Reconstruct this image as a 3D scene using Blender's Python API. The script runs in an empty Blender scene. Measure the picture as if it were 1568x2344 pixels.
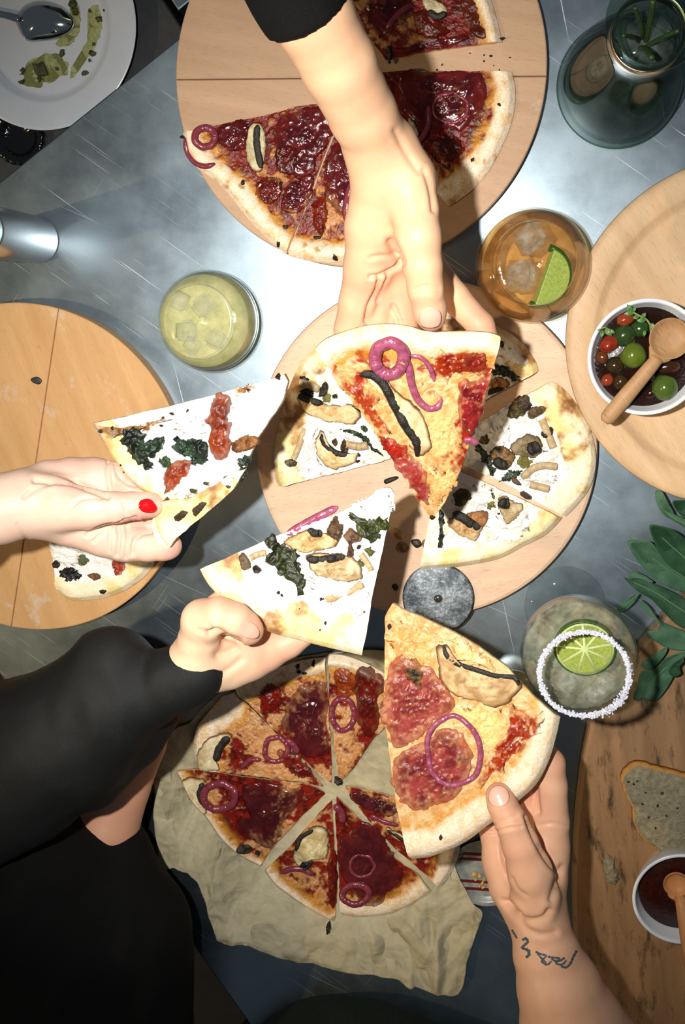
import bpy, bmesh, math, random
import numpy as np
from mathutils import Vector, Matrix, noise as mnoise
from mathutils.bvhtree import BVHTree

random.seed(7)
rng = np.random.default_rng(7)
scene = bpy.context.scene
COL = scene.collection

# ------------------------------------------------------------------ camera
IMG_W, IMG_H, FPX = 1568.0, 2344.0, 2333.0
CAM_H = 1.0
NADIR = (1110.0, 735.0)                      # image point straight below the lens
_n = Vector(((NADIR[0]-IMG_W/2)/FPX, (IMG_H/2-NADIR[1])/FPX, -1.0)).normalized()
CAM_Q = _n.rotation_difference(Vector((0, 0, -1)))
CAM_R = CAM_Q.to_matrix()
cam_data = bpy.data.cameras.new('camera')
cam = bpy.data.objects.new('camera', cam_data)
COL.objects.link(cam)
cam.location = (0, 0, CAM_H)
cam.rotation_mode = 'QUATERNION'
cam.rotation_quaternion = CAM_Q
cam_data.sensor_fit = 'VERTICAL'
cam_data.sensor_height = 36.0
cam_data.lens = 36.0*FPX/IMG_H
cam_data.clip_start = 0.01
scene.camera = cam

# ------------------------------------------------------------------ light
world = bpy.data.worlds.new('room')
scene.world = world
world.use_nodes = True
bg = world.node_tree.nodes['Background']
bg.inputs[0].default_value = (0.62, 0.76, 0.88, 1)
bg.inputs[1].default_value = 0.085

def lamp(name, kind, loc, target, energy, color, size):
    d = bpy.data.lights.new(name, kind)
    d.energy = energy
    d.color = color
    o = bpy.data.objects.new(name, d)
    COL.objects.link(o)
    o.location = loc
    o.rotation_euler = (Vector(target)-Vector(loc)).to_track_quat('-Z', 'Y').to_euler()
    return o, d

fo, fd = lamp('camera_flash', 'SPOT', (-0.125, 0.035, 1.0), (-0.115, -0.14, 0.0), 55.0, (1.0, 0.965, 0.91), 0)
fd.spot_size = math.radians(73)
fd.spot_blend = 1.0
fd.shadow_soft_size = 0.012
so, sd = lamp('evening_sun', 'SUN', (-1.85, -0.48, 1.75), (0, 0, 0), 0.72, (1.0, 0.72, 0.36), 0)
sd.angle = math.radians(1.2)

vs = scene.view_settings
vs.view_transform = 'Standard'
vs.look = 'None'
vs.exposure = 0.0
vs.gamma = 1.0
vs.use_curve_mapping = False

# ------------------------------------------------------------------ helpers
_Rn = np.array(CAM_R)
def rays(q):
    q = np.asarray(q, float).reshape(-1, 2)
    v = np.stack([(q[:, 0]-IMG_W/2)/FPX, (IMG_H/2-q[:, 1])/FPX, -np.ones(len(q))], 1)
    return v @ _Rn.T
def P(px, py, z):
    """photograph position on the level plane at height z -> world"""
    d = rays([(px, py)])[0]
    t = (z-CAM_H)/d[2]
    return np.array([d[0]*t, d[1]*t, z])
def PP(q, z):
    d = rays(q); z = np.broadcast_to(z, (len(d),))
    t = (z-CAM_H)/d[:, 2]
    return np.stack([d[:, 0]*t, d[:, 1]*t, z], 1)
def mpp(px, py, z):
    """metres per photograph pixel there"""
    return ((z-CAM_H)/rays([(px, py)])[0][2])/FPX
def to_px(V):
    V = np.asarray(V, float)
    c = (V-np.array([0, 0, CAM_H])) @ _Rn
    return np.stack([IMG_W/2+FPX*c[:, 0]/-c[:, 2], IMG_H/2-FPX*c[:, 1]/-c[:, 2]], 1)

class Sheet:
    """a flat plane in the room, given by three points (px, py, z)"""
    def __init__(self, a, b, c):
        A, B, Cc = P(*a), P(*b), P(*c)
        n = np.cross(B-A, Cc-A); n /= np.linalg.norm(n)
        if n[2] < 0: n = -n
        self.o, self.n = A, n
    def at(self, q, h=0.0):
        d = rays(q); o = np.array([0, 0, CAM_H])
        t = ((self.o-o) @ self.n)/(d @ self.n)
        h = np.broadcast_to(h, (len(d),))
        return o+d*t[:, None]+self.n*h[:, None]
    def mpp(self, q):
        return float(np.linalg.norm(self.at([(q[0]+5, q[1])])-self.at([(q[0]-5, q[1])]))/10)
def level(z):
    return Sheet((700, 1000, z), (900, 1000, z), (800, 1300, z))

def lin(c):
    return tuple(((x/255.0)/12.92 if x/255.0 <= 0.04045 else ((x/255.0+0.055)/1.055)**2.4) for x in c)
def linA(c):
    return np.array(lin(c))

# value noise on numpy arrays
_perm = rng.random((64, 256, 256)).astype(np.float32)
def vn(x, y, seed=0):
    g = _perm[seed % 64]
    xi = np.floor(x).astype(int); yi = np.floor(y).astype(int)
    fx = x-xi; fy = y-yi
    fx = fx*fx*(3-2*fx); fy = fy*fy*(3-2*fy)
    a = g[xi & 255, yi & 255]; b = g[(xi+1) & 255, yi & 255]
    c = g[xi & 255, (yi+1) & 255]; d = g[(xi+1) & 255, (yi+1) & 255]
    return (a*(1-fx)+b*fx)*(1-fy)+(c*(1-fx)+d*fx)*fy
def fbm(x, y, seed=0, n=4):
    s = 0; a = 0.5; t = 0
    for i in range(n):
        s = s+a*vn(x, y, seed+i); t += a
        x = x*2.03+11.3; y = y*2.03+5.7; a *= 0.5
    return s/t
def sm(a, b, x):
    t = np.clip((x-a)/(b-a), 0, 1)
    return t*t*(3-2*t)
def mixc(c, d, f):
    return c*(1-f[:, None])+d*f[:, None]

# ------------------------------------------------------------------ scene objects
def thing(name, label, cat, loc, group=None):
    o = bpy.data.objects.new(name, None)
    COL.objects.link(o)
    o.location = tuple(float(x) for x in loc)
    o.empty_display_size = 0.02
    o['label'] = label; o['category'] = cat
    if group: o['group'] = group
    return o
def world_loc(o):
    p = Vector((0, 0, 0))
    while o is not None:
        p += o.location; o = o.parent
    return p
def mk(name, V, F, mat, parent=None, smooth=True, col=None, origin=None, label=None, cat=None, group=None, kind=None):
    """one mesh object; V in world coordinates"""
    V = np.asarray(V, float)
    if parent is not None:
        base = np.array(world_loc(parent))
    else:
        base = None
    if origin is None:
        origin = np.array([V[:, 0].mean(), V[:, 1].mean(), V[:, 2].min()])
    origin = np.asarray(origin, float)
    me = bpy.data.meshes.new(name)
    if isinstance(F, np.ndarray):
        k = F.shape[1]
        me.vertices.add(len(V)); me.vertices.foreach_set('co', (V-origin).astype(np.float32).ravel())
        me.loops.add(F.size); me.loops.foreach_set('vertex_index', F.astype(np.int32).ravel())
        me.polygons.add(len(F)); me.polygons.foreach_set('loop_start', np.arange(len(F), dtype=np.int32)*k)
        me.update(calc_edges=True)
    else:
        me.from_pydata((V-origin).tolist(), [], F)
    me.validate()
    if smooth:
        me.polygons.foreach_set('use_smooth', np.ones(len(me.polygons), bool))
    if col is not None:
        a = me.color_attributes.new('Col', 'FLOAT_COLOR', 'POINT')
        c4 = np.ones((len(V), 4), np.float32); c4[:, :3] = col
        a.data.foreach_set('color', c4.ravel())
    if mat: me.materials.append(mat)
    o = bpy.data.objects.new(name, me)
    COL.objects.link(o)
    if parent is not None:
        o.parent = parent
        o.location = tuple(origin-base)
    else:
        o.location = tuple(origin)
    if label: o['label'] = label
    if cat: o['category'] = cat
    if group: o['group'] = group
    if kind: o['kind'] = kind
    return o

def join(parts):
    Vs, Fs, k = [], [], 0
    for V, F in parts:
        V = np.asarray(V, float)
        Vs.append(V); Fs += [[i+k for i in f] for f in F]; k += len(V)
    return np.concatenate(Vs), Fs

def lathe(prof, c, n=64, closed=False, tilt=None):
    """prof: [(r, z)] around a vertical axis through c"""
    V, F = [], []
    m = len(prof)
    for i in range(n):
        a = 2*math.pi*i/n
        for r, z in prof:
            V.append((r*math.cos(a), r*math.sin(a), z))
    for i in range(n):
        j = (i+1) % n
        for k in range(m if closed else m-1):
            l = (k+1) % m
            F.append([i*m+k, j*m+k, j*m+l, i*m+l])
    V = np.array(V)
    if tilt is not None:
        V = V @ np.array(tilt).T
    return V+np.asarray(c), F

def catmull(pts, per=8, closed=True):
    p = np.asarray(pts, float); n = len(p); out = []
    rngi = range(n) if closed else range(n-1)
    for i in rngi:
        if closed:
            a, b, c, d = p[(i-1) % n], p[i], p[(i+1) % n], p[(i+2) % n]
        else:
            a, b, c, d = p[max(i-1, 0)], p[i], p[i+1], p[min(i+2, n-1)]
        for k in range(per):
            t = k/per
            out.append(0.5*((2*b)+(-a+c)*t+(2*a-5*b+4*c-d)*t*t+(-a+3*b-3*c+d)*t**3))
    if not closed: out.append(p[-1])
    return np.array(out)
def resample(p, n, closed=True):
    p = np.asarray(p, float)
    q = np.vstack([p, p[:1]]) if closed else p
    s = np.r_[0, np.cumsum(np.linalg.norm(np.diff(q, axis=0), axis=1))]
    t = np.linspace(0, s[-1], n, endpoint=not closed)
    return np.stack([np.interp(t, s, q[:, k]) for k in range(q.shape[1])], 1)
def seg_dist(Q, line):
    """distance of points to an open polyline (2-D)"""
    line = np.asarray(line, float); best = np.full(len(Q), 1e9)
    for a, b in zip(line[:-1], line[1:]):
        ab = b-a; t = np.clip(((Q-a) @ ab)/(ab @ ab+1e-12), 0, 1)
        best = np.minimum(best, np.linalg.norm(Q-(a+t[:, None]*ab), axis=1))
    return best

def tube(pts, rad, n=10, cap=True, flat=1.0, up=None):
    """swept round tube along 3-D points"""
    p = np.asarray(pts, float); m = len(p)
    rad = np.broadcast_to(np.asarray(rad, float), (m,)); flat = np.broadcast_to(np.asarray(flat, float), (m,))
    T = np.gradient(p, axis=0); T /= np.linalg.norm(T, axis=1)[:, None]+1e-12
    u = np.array(up if up is not None else (0, 0, 1.0))
    V, F = [], []
    for i in range(m):
        s = np.cross(T[i], u)
        if np.linalg.norm(s) < 1e-6: s = np.cross(T[i], (1, 0.1, 0))
        s /= np.linalg.norm(s); w = np.cross(s, T[i])
        for k in range(n):
            a = 2*math.pi*k/n
            V.append(p[i]+rad[i]*(math.cos(a)*s+math.sin(a)*w*flat[i]))
    for i in range(m-1):
        for k in range(n):
            l = (k+1) % n
            F.append([i*n+k, i*n+l, (i+1)*n+l, (i+1)*n+k])
    if cap:
        V.append(p[0]); V.append(p[-1]); a, b = len(V)-2, len(V)-1
        for k in range(n):
            l = (k+1) % n
            F.append([a, l, k]); F.append([b, (m-1)*n+k, (m-1)*n+l])
    return np.array(V), F

# ------------------------------------------------------------------ materials
def new_mat(name):
    m = bpy.data.materials.new(name); m.use_nodes = True
    nt = m.node_tree; nt.nodes.clear()
    out = nt.nodes.new('ShaderNodeOutputMaterial')
    b = nt.nodes.new('ShaderNodeBsdfPrincipled')
    nt.links.new(b.outputs[0], out.inputs[0])
    return m, nt, b, out
def node(nt, t, **kw):
    n = nt.nodes.new(t)
    for k, v in kw.items(): setattr(n, k, v)
    return n
def L(nt, a, b): nt.links.new(a, b)
def coords(nt, kind='Object', scale=(1, 1, 1), rot=(0, 0, 0)):
    tc = node(nt, 'ShaderNodeTexCoord'); mp = node(nt, 'ShaderNodeMapping')
    if kind == 'World':
        g = node(nt, 'ShaderNodeNewGeometry'); L(nt, g.outputs['Position'], mp.inputs[0])
    else:
        L(nt, tc.outputs[kind], mp.inputs[0])
    mp.inputs['Scale'].default_value = scale; mp.inputs['Rotation'].default_value = rot
    return mp.outputs[0]
def nz(nt, vec, scale, detail=4, rough=0.55):
    n = node(nt, 'ShaderNodeTexNoise'); n.inputs['Scale'].default_value = scale
    n.inputs['Detail'].default_value = detail; n.inputs['Roughness'].default_value = rough
    L(nt, vec, n.inputs['Vector']); return n.outputs['Fac']
def ramp(nt, fac, stops):
    r = node(nt, 'ShaderNodeValToRGB'); e = r.color_ramp.elements
    while len(e) < len(stops): e.new(0.5)
    for i, (p, c) in enumerate(stops):
        e[i].position = p
        e[i].color = (c[0], c[1], c[2], 1) if not isinstance(c, (int, float)) else (c, c, c, 1)
    L(nt, fac, r.inputs[0]); return r.outputs[0]
def mixrgb(nt, fac, a, b, mode='MIX'):
    m = node(nt, 'ShaderNodeMix', data_type='RGBA', blend_type=mode)
    for s, v in ((m.inputs[0], fac), (m.inputs[6], a), (m.inputs[7], b)):
        if hasattr(v, 'links'): L(nt, v, s)
        elif isinstance(v, (int, float)): s.default_value = v
        else: s.default_value = (v[0], v[1], v[2], 1)
    return m.outputs[2]
def math_(nt, op, a, b=0.0):
    m = node(nt, 'ShaderNodeMath', operation=op)
    for s, v in ((m.inputs[0], a), (m.inputs[1], b)):
        if hasattr(v, 'links'): L(nt, v, s)
        else: s.default_value = v
    return m.outputs[0]
def bump(nt, b, h, strength=0.3, dist=0.001):
    n = node(nt, 'ShaderNodeBump'); n.inputs['Strength'].default_value = strength
    n.inputs['Distance'].default_value = dist
    L(nt, h, n.inputs['Height']); L(nt, n.outputs[0], b.inputs['Normal'])

def simple(name, c1, c2=None, scale=200, rough=0.5, spec=0.5, bmp=0.0, bscale=600, metal=0.0, sss=0.0, detail=4, coat=0.0):
    m, nt, b, out = new_mat(name)
    v = coords(nt, 'World')
    if c2 is not None:
        f = nz(nt, v, scale, detail)
        L(nt, ramp(nt, f, [(0.3, lin(c1)), (0.7, lin(c2))]), b.inputs['Base Color'])
    else:
        b.inputs['Base Color'].default_value = (*lin(c1), 1)
    b.inputs['Roughness'].default_value = rough
    b.inputs['Specular IOR Level'].default_value = spec
    b.inputs['Metallic'].default_value = metal
    if coat:
        b.inputs['Coat Weight'].default_value = coat; b.inputs['Coat Roughness'].default_value = 0.12
    if sss:
        b.inputs['Subsurface Weight'].default_value = sss
        b.inputs['Subsurface Radius'].default_value = (0.004, 0.002, 0.001)
        b.inputs['Subsurface Scale'].default_value = 1.0
    if bmp: bump(nt, b, nz(nt, v, bscale, 4), bmp, 0.001)
    return m

def vcol(name, rough=0.45, spec=0.5, noise_amt=0.25, scale=700, bmp=0.5, coat=0.0, sss=0.0, rough2=None):
    """colour comes with the mesh (toppings, crumb, crust), broken up by fine grain"""
    m, nt, b, out = new_mat(name)
    a = node(nt, 'ShaderNodeAttribute', attribute_name='Col')
    v = coords(nt, 'World')
    f = nz(nt, v, scale, 5, 0.65)
    g = ramp(nt, f, [(0.25, 1.0-noise_amt), (0.75, 1.0+noise_amt)])
    L(nt, mixrgb(nt, 1.0, a.outputs['Color'], g, 'MULTIPLY'), b.inputs['Base Color'])
    b.inputs['Specular IOR Level'].default_value = spec
    if rough2 is None:
        b.inputs['Roughness'].default_value = rough
    else:
        L(nt, ramp(nt, nz(nt, v, 260, 4), [(0.35, rough), (0.65, rough2)]), b.inputs['Roughness'])
    if coat:
        b.inputs['Coat Weight'].default_value = coat; b.inputs['Coat Roughness'].default_value = 0.1
    if sss:
        b.inputs['Subsurface Weight'].default_value = sss
        b.inputs['Subsurface Radius'].default_value = (0.003, 0.002, 0.001)
    if bmp: bump(nt, b, nz(nt, v, scale*0.8, 5), bmp, 0.0012)
    return m

def wood(name, c1, c2, rot=0.0, fleck=0.25, rough=0.55, stain=None, seed=0.0, flour=0.0):
    m, nt, b, out = new_mat(name)
    v = coords(nt, 'World', (1, 1, 1), (0, 0, rot))
    def st(sx, sy):
        mp = node(nt, 'ShaderNodeMapping'); mp.inputs['Scale'].default_value = (sx, sy, 6)
        mp.inputs['Location'].default_value = (seed, seed*1.7, 0); L(nt, v, mp.inputs[0]); return mp.outputs[0]
    f = nz(nt, st(5, 55), 1.0, 6, 0.6)
    c = ramp(nt, f, [(0.3, lin(c1)), (0.68, lin(c2))])
    fl = nz(nt, st(110, 900), 1.0, 2, 0.5)
    c = mixrgb(nt, ramp(nt, fl, [(0.58, 0.0), (0.7, fleck)]), c, lin(tuple(x*0.72 for x in c1)))
    big = nz(nt, v, 9.0, 4)
    c = mixrgb(nt, ramp(nt, big, [(0.4, 0.0), (0.75, 0.22)]), c, lin(tuple(x*0.8 for x in c1)))
    if flour:
        fl2 = nz(nt, st(16, 20), 1.0, 6, 0.7)
        c = mixrgb(nt, ramp(nt, fl2, [(0.6, 0.0), (0.72, flour)]), c, lin((205, 202, 195)))
    if stain is not None:
        s1 = nz(nt, st(22, 75), 1.0, 6, 0.7)
        c = mixrgb(nt, ramp(nt, s1, [(0.53, 0.0), (0.66, 0.85)]), c, lin(stain))
    L(nt, c, b.inputs['Base Color'])
    b.inputs['Roughness'].default_value = rough
    b.inputs['Specular IOR Level'].default_value = 0.35
    bump(nt, b, nz(nt, st(60, 700), 1.0, 3), 0.12, 0.0006)
    return m

def steel(name, base=(0.33, 0.41, 0.465), r0=0.30, r1=0.41, scratch=True):
    m, nt, b, out = new_mat(name)
    v = coords(nt, 'World')
    b.inputs['Metallic'].default_value = 1.0
    blot = nz(nt, v, 14.0, 5, 0.6)
    fine = nz(nt, v, 900.0, 3, 0.6)
    c = ramp(nt, blot, [(0.3, tuple(x*0.86 for x in base)), (0.7, base)])
    c = mixrgb(nt, 0.28, c, ramp(nt, fine, [(0.25, 0.35), (0.75, 1.0)]), 'MULTIPLY')
    rg = ramp(nt, blot, [(0.3, r0), (0.72, r1)])
    if scratch:
        tot = None
        for k, (ang, sx, sy, lo, hi) in enumerate(((0.42, 3.2, 420, 0.72, 0.76), (-0.95, 5.0, 520, 0.73, 0.77), (1.35, 3.0, 380, 0.73, 0.77), (0.62, 9, 900, 0.68, 0.74))):
            mp = node(nt, 'ShaderNodeMapping'); mp.inputs['Rotation'].default_value = (0, 0, ang)
            L(nt, v, mp.inputs[0])
            mp2 = node(nt, 'ShaderNodeMapping'); mp2.inputs['Scale'].default_value = (sx, sy, 1)
            mp2.inputs['Location'].default_value = (k*3.7, k*9.1, 0)
            L(nt, mp.outputs[0], mp2.inputs[0])
            f = ramp(nt, nz(nt, mp2.outputs[0], 1.0, 2, 0.5), [(lo, 0.0), (hi, 1.0)])
            tot = f if tot is None else mixrgb(nt, 1.0, tot, f, 'LIGHTEN')
        c = mixrgb(nt, math_(nt, 'MULTIPLY', tot, 0.55), c, (0.9, 0.93, 0.95))
        rg = mixrgb(nt, math_(nt, 'MULTIPLY', tot, 0.6), rg, (0.62, 0.62, 0.62))
        bump(nt, b, tot, 0.05, 0.0003)
    L(nt, c, b.inputs['Base Color'])
    L(nt, rg, b.inputs['Roughness'])
    return m

def thin_glass(name, tint=(0.975, 0.985, 0.98), rough=0.02):
    """thin clear wall: lets light straight through, mirrors at grazing angles"""
    m, nt, b, out = new_mat(name)
    nt.nodes.remove(b)
    tr = node(nt, 'ShaderNodeBsdfTransparent'); tr.inputs[0].default_value = (*tint, 1)
    gl = node(nt, 'ShaderNodeBsdfGlossy'); gl.inputs['Roughness'].default_value = rough
    gl.inputs[0].default_value = (1, 1, 1, 1)
    lw = node(nt, 'ShaderNodeLayerWeight'); lw.inputs[0].default_value = 0.5
    fr = math_(nt, 'ADD', math_(nt, 'MULTIPLY', math_(nt, 'POWER', lw.outputs['Facing'], 5.0), 0.5), 0.035)
    mx = node(nt, 'ShaderNodeMixShader')
    L(nt, fr, mx.inputs[0]); L(nt, tr.outputs[0], mx.inputs[1]); L(nt, gl.outputs[0], mx.inputs[2])
    L(nt, mx.outputs[0], out.inputs[0])
    return m
def drink(name, tint, body, cloud, rough=0.06, bscale=120, bst=0.25):
    m, nt, b, out = new_mat(name)
    b.inputs['Base Color'].default_value = (*body, 1)
    b.inputs['Roughness'].default_value = rough
    tr = node(nt, 'ShaderNodeBsdfTransparent'); tr.inputs[0].default_value = (*tint, 1)
    mx = node(nt, 'ShaderNodeMixShader')
    v = coords(nt, 'World')
    f = ramp(nt, nz(nt, v, bscale, 4), [(0.3, max(cloud-0.12, 0)), (0.7, min(cloud+0.12, 1))])
    L(nt, f, mx.inputs[0])
    L(nt, tr.outputs[0], mx.inputs[1]); L(nt, b.outputs[0], mx.inputs[2])
    L(nt, mx.outputs[0], out.inputs[0])
    bump(nt, b, nz(nt, v, bscale*2, 3), bst, 0.001)
    return m
def real_glass(name, color=(0.93, 0.98, 0.95), ior=1.45, rough=0.0):
    m, nt, b, out = new_mat(name)
    b.inputs['Base Color'].default_value = (*color, 1)
    b.inputs['Roughness'].default_value = rough
    b.inputs['IOR'].default_value = ior
    b.inputs['Transmission Weight'].default_value = 1.0
    return m

M = {}
M['steel'] = steel('brushed_steel')
M['steel_side'] = steel('steel_edge', r0=0.3, r1=0.4, scratch=False)
M['mill'] = steel('satin_steel', (0.62, 0.64, 0.65), 0.22, 0.28, False)
M['beech_a'] = wood('beech_wide', (178, 144, 114), (196, 162, 130), 0.25, seed=1.0, flour=0.5)
M['beech_b'] = wood('beech_warm', (196, 150, 98), (214, 170, 118), 1.2, seed=4.0, flour=0.8)
M['beech_c'] = wood('beech_pale', (208, 174, 146), (226, 194, 164), -0.15, seed=7.0, fleck=0.4)
M['beech_d'] = wood('beech_lipped', (204, 168, 128), (226, 192, 150), 0.95, seed=12.0, fleck=0.35)
M['old_wood'] = wood('worn_board', (124, 94, 64), (154, 118, 82), 1.45, seed=3.0, stain=(46, 34, 20), rough=0.6)
M['spoon_wood'] = wood('spoon_wood', (160, 120, 82), (182, 142, 100), 0.9, seed=6.0, fleck=0.5)
M['dark_floor'] = simple('dark_floor', (26, 24, 22), (38, 35, 32), 30, 0.7)
M['bench'] = simple('dark_bench', (40, 42, 44), (52, 54, 56), 60, 0.5)
M['plate_china'] = simple('ambient_tinted_china', (184, 192, 204), (190, 198, 210), 40, 0.25, 0.5)  # white china with the blue cast of the ambient light put into its colour
M['china'] = simple('white_china', (222, 224, 228), (228, 230, 234), 40, 0.22, 0.5)
M['black_cloth'] = simple('black_cloth', (13, 13, 13), (20, 20, 20), 900, 0.85, 0.15, 0.5, 1500)
M['sheer_cloth'] = simple('black_blouse', (15, 16, 16), (24, 26, 26), 900, 0.62, 0.3, 0.4, 1800)
M['green_cloth'] = simple('dark_green_cloth', (30, 36, 31), (40, 46, 40), 500, 0.9, 0.1, 0.5, 1500)

# ------------------------------------------------------------------ the setting
def slab(poly, z0, z1, bev=0.002):
    """bevelled plate from a convex world-space outline (n,2)"""
    p = np.asarray(poly, float)[:, :2]; c = p.mean(0)
    a = 0.5*np.sum(p[:, 0]*np.roll(p[:, 1], -1)-np.roll(p[:, 0], -1)*p[:, 1])
    if a < 0: p = p[::-1]
    keep = np.linalg.norm(p-np.roll(p, 1, 0), axis=1) > bev*1.5
    p = p[keep]; c = p.mean(0)
    n = len(p)
    e0 = p-np.roll(p, 1, 0); e1 = np.roll(p, -1, 0)-p
    def nrm(e):
        e = e/(np.linalg.norm(e, axis=1)[:, None]+1e-12); return np.stack([e[:, 1], -e[:, 0]], 1)
    nn = nrm(e0)+nrm(e1); nn /= np.linalg.norm(nn, axis=1)[:, None]+1e-12
    rings = [(bev, z0), (0, z0+bev), (0, z1-bev), (bev*0.3, z1-bev*0.3), (bev, z1)]
    V, F = [], []
    for off, z in rings:
        q = p-nn*off
        V += [(x, y, z) for x, y in q]
    for k in range(len(rings)-1):
        for i in range(n):
            j = (i+1) % n
            F.append([k*n+i, k*n+j, (k+1)*n+j, (k+1)*n+i])
    k = len(rings)-1
    cb0 = len(V); V.append((c[0], c[1], z0)); V.append((c[0], c[1], z1))
    for i in range(n):
        j = (i+1) % n
        F.append([cb0, j, i]); F.append([cb0+1, k*n+i, k*n+j])
    return np.array(V), F
def clip(poly, a, n):
    """keep the side of the line through a where (p-a).n <= 0"""
    out = []
    m = len(poly)
    for i in range(m):
        p, q = poly[i], poly[(i+1) % m]
        dp, dq = (p-a) @ n, (q-a) @ n
        if dp <= 0: out.append(p)
        if dp*dq < 0: out.append(p+(q-p)*dp/(dp-dq))
    return np.array(out)

E1a, E1b = P(0, 415, 0)[:2], P(405, 90, 0)[:2]
T1 = (E1b-E1a)/np.linalg.norm(E1b-E1a)
T2 = np.array([T1[1], -T1[0]])                       # from the upper-left edge into the table
if T2[1] > 0: T2 = -T2
E2 = P(0, 1545, 0)[:2]
corner = E1a+T1*((E2-E1a) @ T1)
TT = [corner, corner+T1*1.55, corner+T1*1.55+T2*1.25, corner+T2*1.25]
TABLE_T = 0.035
t = thing('steel_table', 'brushed stainless steel table top with fine scratches under all the boards', 'table', (*(sum(TT)/4), -0.74))
V, F = slab(TT, -TABLE_T, 0.0, 0.0025)
mk('table_top', V, F, M['steel'], t, smooth=False)
for i, (a, b) in enumerate(((0.08, 0.08), (1.47, 0.08), (1.47, 1.17), (0.08, 1.17))):
    p = corner+T1*a+T2*b
    q = [p+T1*0.02*x+T2*0.02*y for x, y in ((-1, -1), (1, -1), (1, 1), (-1, 1))]
    V, F = slab(q, -0.74, -TABLE_T, 0.001)
    mk('leg', V, F, M['steel_side'], t, smooth=False)

c2 = P(412, 31, 0)[:2]-T2*0.004
S2 = [c2, c2+T1*0.7, c2+T1*0.7-T2*0.6, c2-T2*0.6]
t = thing('side_table', 'second steel table edge showing past the top round board', 'table', (*(sum(S2)/4), -0.74))
V, F = slab(S2, -TABLE_T, -0.002, 0.0025)
mk('table_top', V, F, M['steel'], t, smooth=False)
for a, b in ((0.06, 0.06), (0.64, 0.06), (0.64, 0.54), (0.06, 0.54)):
    p = c2+T1*a-T2*b
    V, F = slab([p+T1*0.02*x+T2*0.02*y for x, y in ((-1, -1), (1, -1), (1, 1), (-1, 1))], -0.74, -TABLE_T, 0.001)
    mk('leg', V, F, M['steel_side'], t, smooth=False)

V, F = slab([(-2.5, -2.5), (2.5, -2.5), (2.5, 2.5), (-2.5, 2.5)], -0.78, -0.74, 0.001)
mk('floor', V, F, M['dark_floor'], smooth=False, kind='structure')

# low bench beyond the upper-left table edge, with the plate on it
BZ = -0.13
b0 = corner+T1*0.02-T2*0.30
BB = [b0, b0+T1*0.52, b0+T1*0.52+T2*0.40, b0+T2*0.40]
t = thing('low_bench', 'dark low bench tucked under the steel table edge beneath the plate', 'bench', (*(sum(BB)/4), -0.74))
V, F = slab(BB, BZ-0.03, BZ, 0.003)
mk('seat', V, F, M['bench'], t, smooth=False)
for a, b in ((0.04, 0.04), (0.48, 0.04), (0.48, 0.36), (0.04, 0.36)):
    p = b0+T1*a+T2*b
    V, F = slab([p+T1*0.018*x+T2*0.018*y for x, y in ((-1, -1), (1, -1), (1, 1), (-1, 1))], -0.74, BZ-0.03, 0.001)
    mk('leg', V, F, M['bench'], t, smooth=False)

# ------------------------------------------------------------------ boards
def round_board(name, label, c, rpx, thick, joints, mats, bev=0.004):
    cw = P(c[0], c[1], thick); r = rpx*mpp(c[0], c[1], thick)
    t = thing(name, label, 'board', (cw[0], cw[1], 0.0), 'round wooden serving boards')
    circ = np.array([(cw[0]+r*math.cos(a), cw[1]+r*math.sin(a)) for a in np.linspace(0, 2*math.pi, 160, endpoint=False)])
    pieces = [circ]
    for (p, q) in joints:
        a, b = P(*p, thick)[:2], P(*q, thick)[:2]
        d = (b-a)/np.linalg.norm(b-a); n = np.array([-d[1], d[0]])
        new = []
        for pc in pieces:
            for s in (1, -1):
                k = clip(pc, a-n*s*0.0003, n*s)
                if len(k) > 3: new.append(k)
        pieces = new
    for i, pc in enumerate(pieces):
        V, F = slab(pc, 0.0, thick, bev if not joints else bev)
        if joints:                                     # straight joint edges keep a fine chamfer only
            V = np.array(V)
        mk('plank', V, F, mats[i % len(mats)], t, smooth=False)
    return t
BT = 0.018
round_board('pizza_board', 'round beech board under the dark ham pizza and the reaching bare forearm', (817, 172), 428, BT, [((400, 182), (1235, 174))], [M['beech_a']], 0.0015)
round_board('pizza_board', 'round beech board under the white mushroom pizza beside the pizza wheel', (968, 1036), 391, BT, [], [M['beech_c']], 0.004)
round_board('pizza_board', 'floury orange-toned round board with one leftover white slice', (58, 1078), 378, BT, [((131, 722), (25, 1435))], [M['beech_b']], 0.0015)

rb = P(1702, 768, 0.032); rr = 399*mpp(1702, 768, 0.032)
prof = [(0.0, 0.025), (rr-0.034, 0.025), (rr-0.030, 0.0262), (rr-0.026, 0.0305), (rr-0.023, 0.032), (rr-0.006, 0.033), (rr-0.001, 0.0305), (rr, 0.028), (rr-0.003, 0.023), (rr-0.008, 0.016), (rr-0.013, 0.0), (0.0, 0.0)]
V, F = lathe(prof, (rb[0], rb[1], 0.0), 160)
mk('lipped_board', V, F, M['beech_d'], label='pale round board with a raised lip carrying the olive bowl', cat='board', origin=(rb[0], rb[1], 0))
RB_TOP = 0.025

OB_T = 0.022
ob = [(1505, 1436), (1560, 1375), (1640, 1330), (1800, 1320), (1900, 1500), (1900, 2300), (1800, 2480), (1400, 2520), (1345, 2420), (1322, 2250), (1312, 2080), (1314, 1960), (1322, 1840), (1340, 1710), (1368, 1610), (1440, 1515)]
ob = catmull(PP(ob, OB_T)[:, :2], 4)
V, F = slab(ob, 0.0, OB_T, 0.004)
mk('bread_board', V, F, M['old_wood'], smooth=False, label='dark-stained worn board holding the bread slice and sauce bowl', cat='board')

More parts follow.
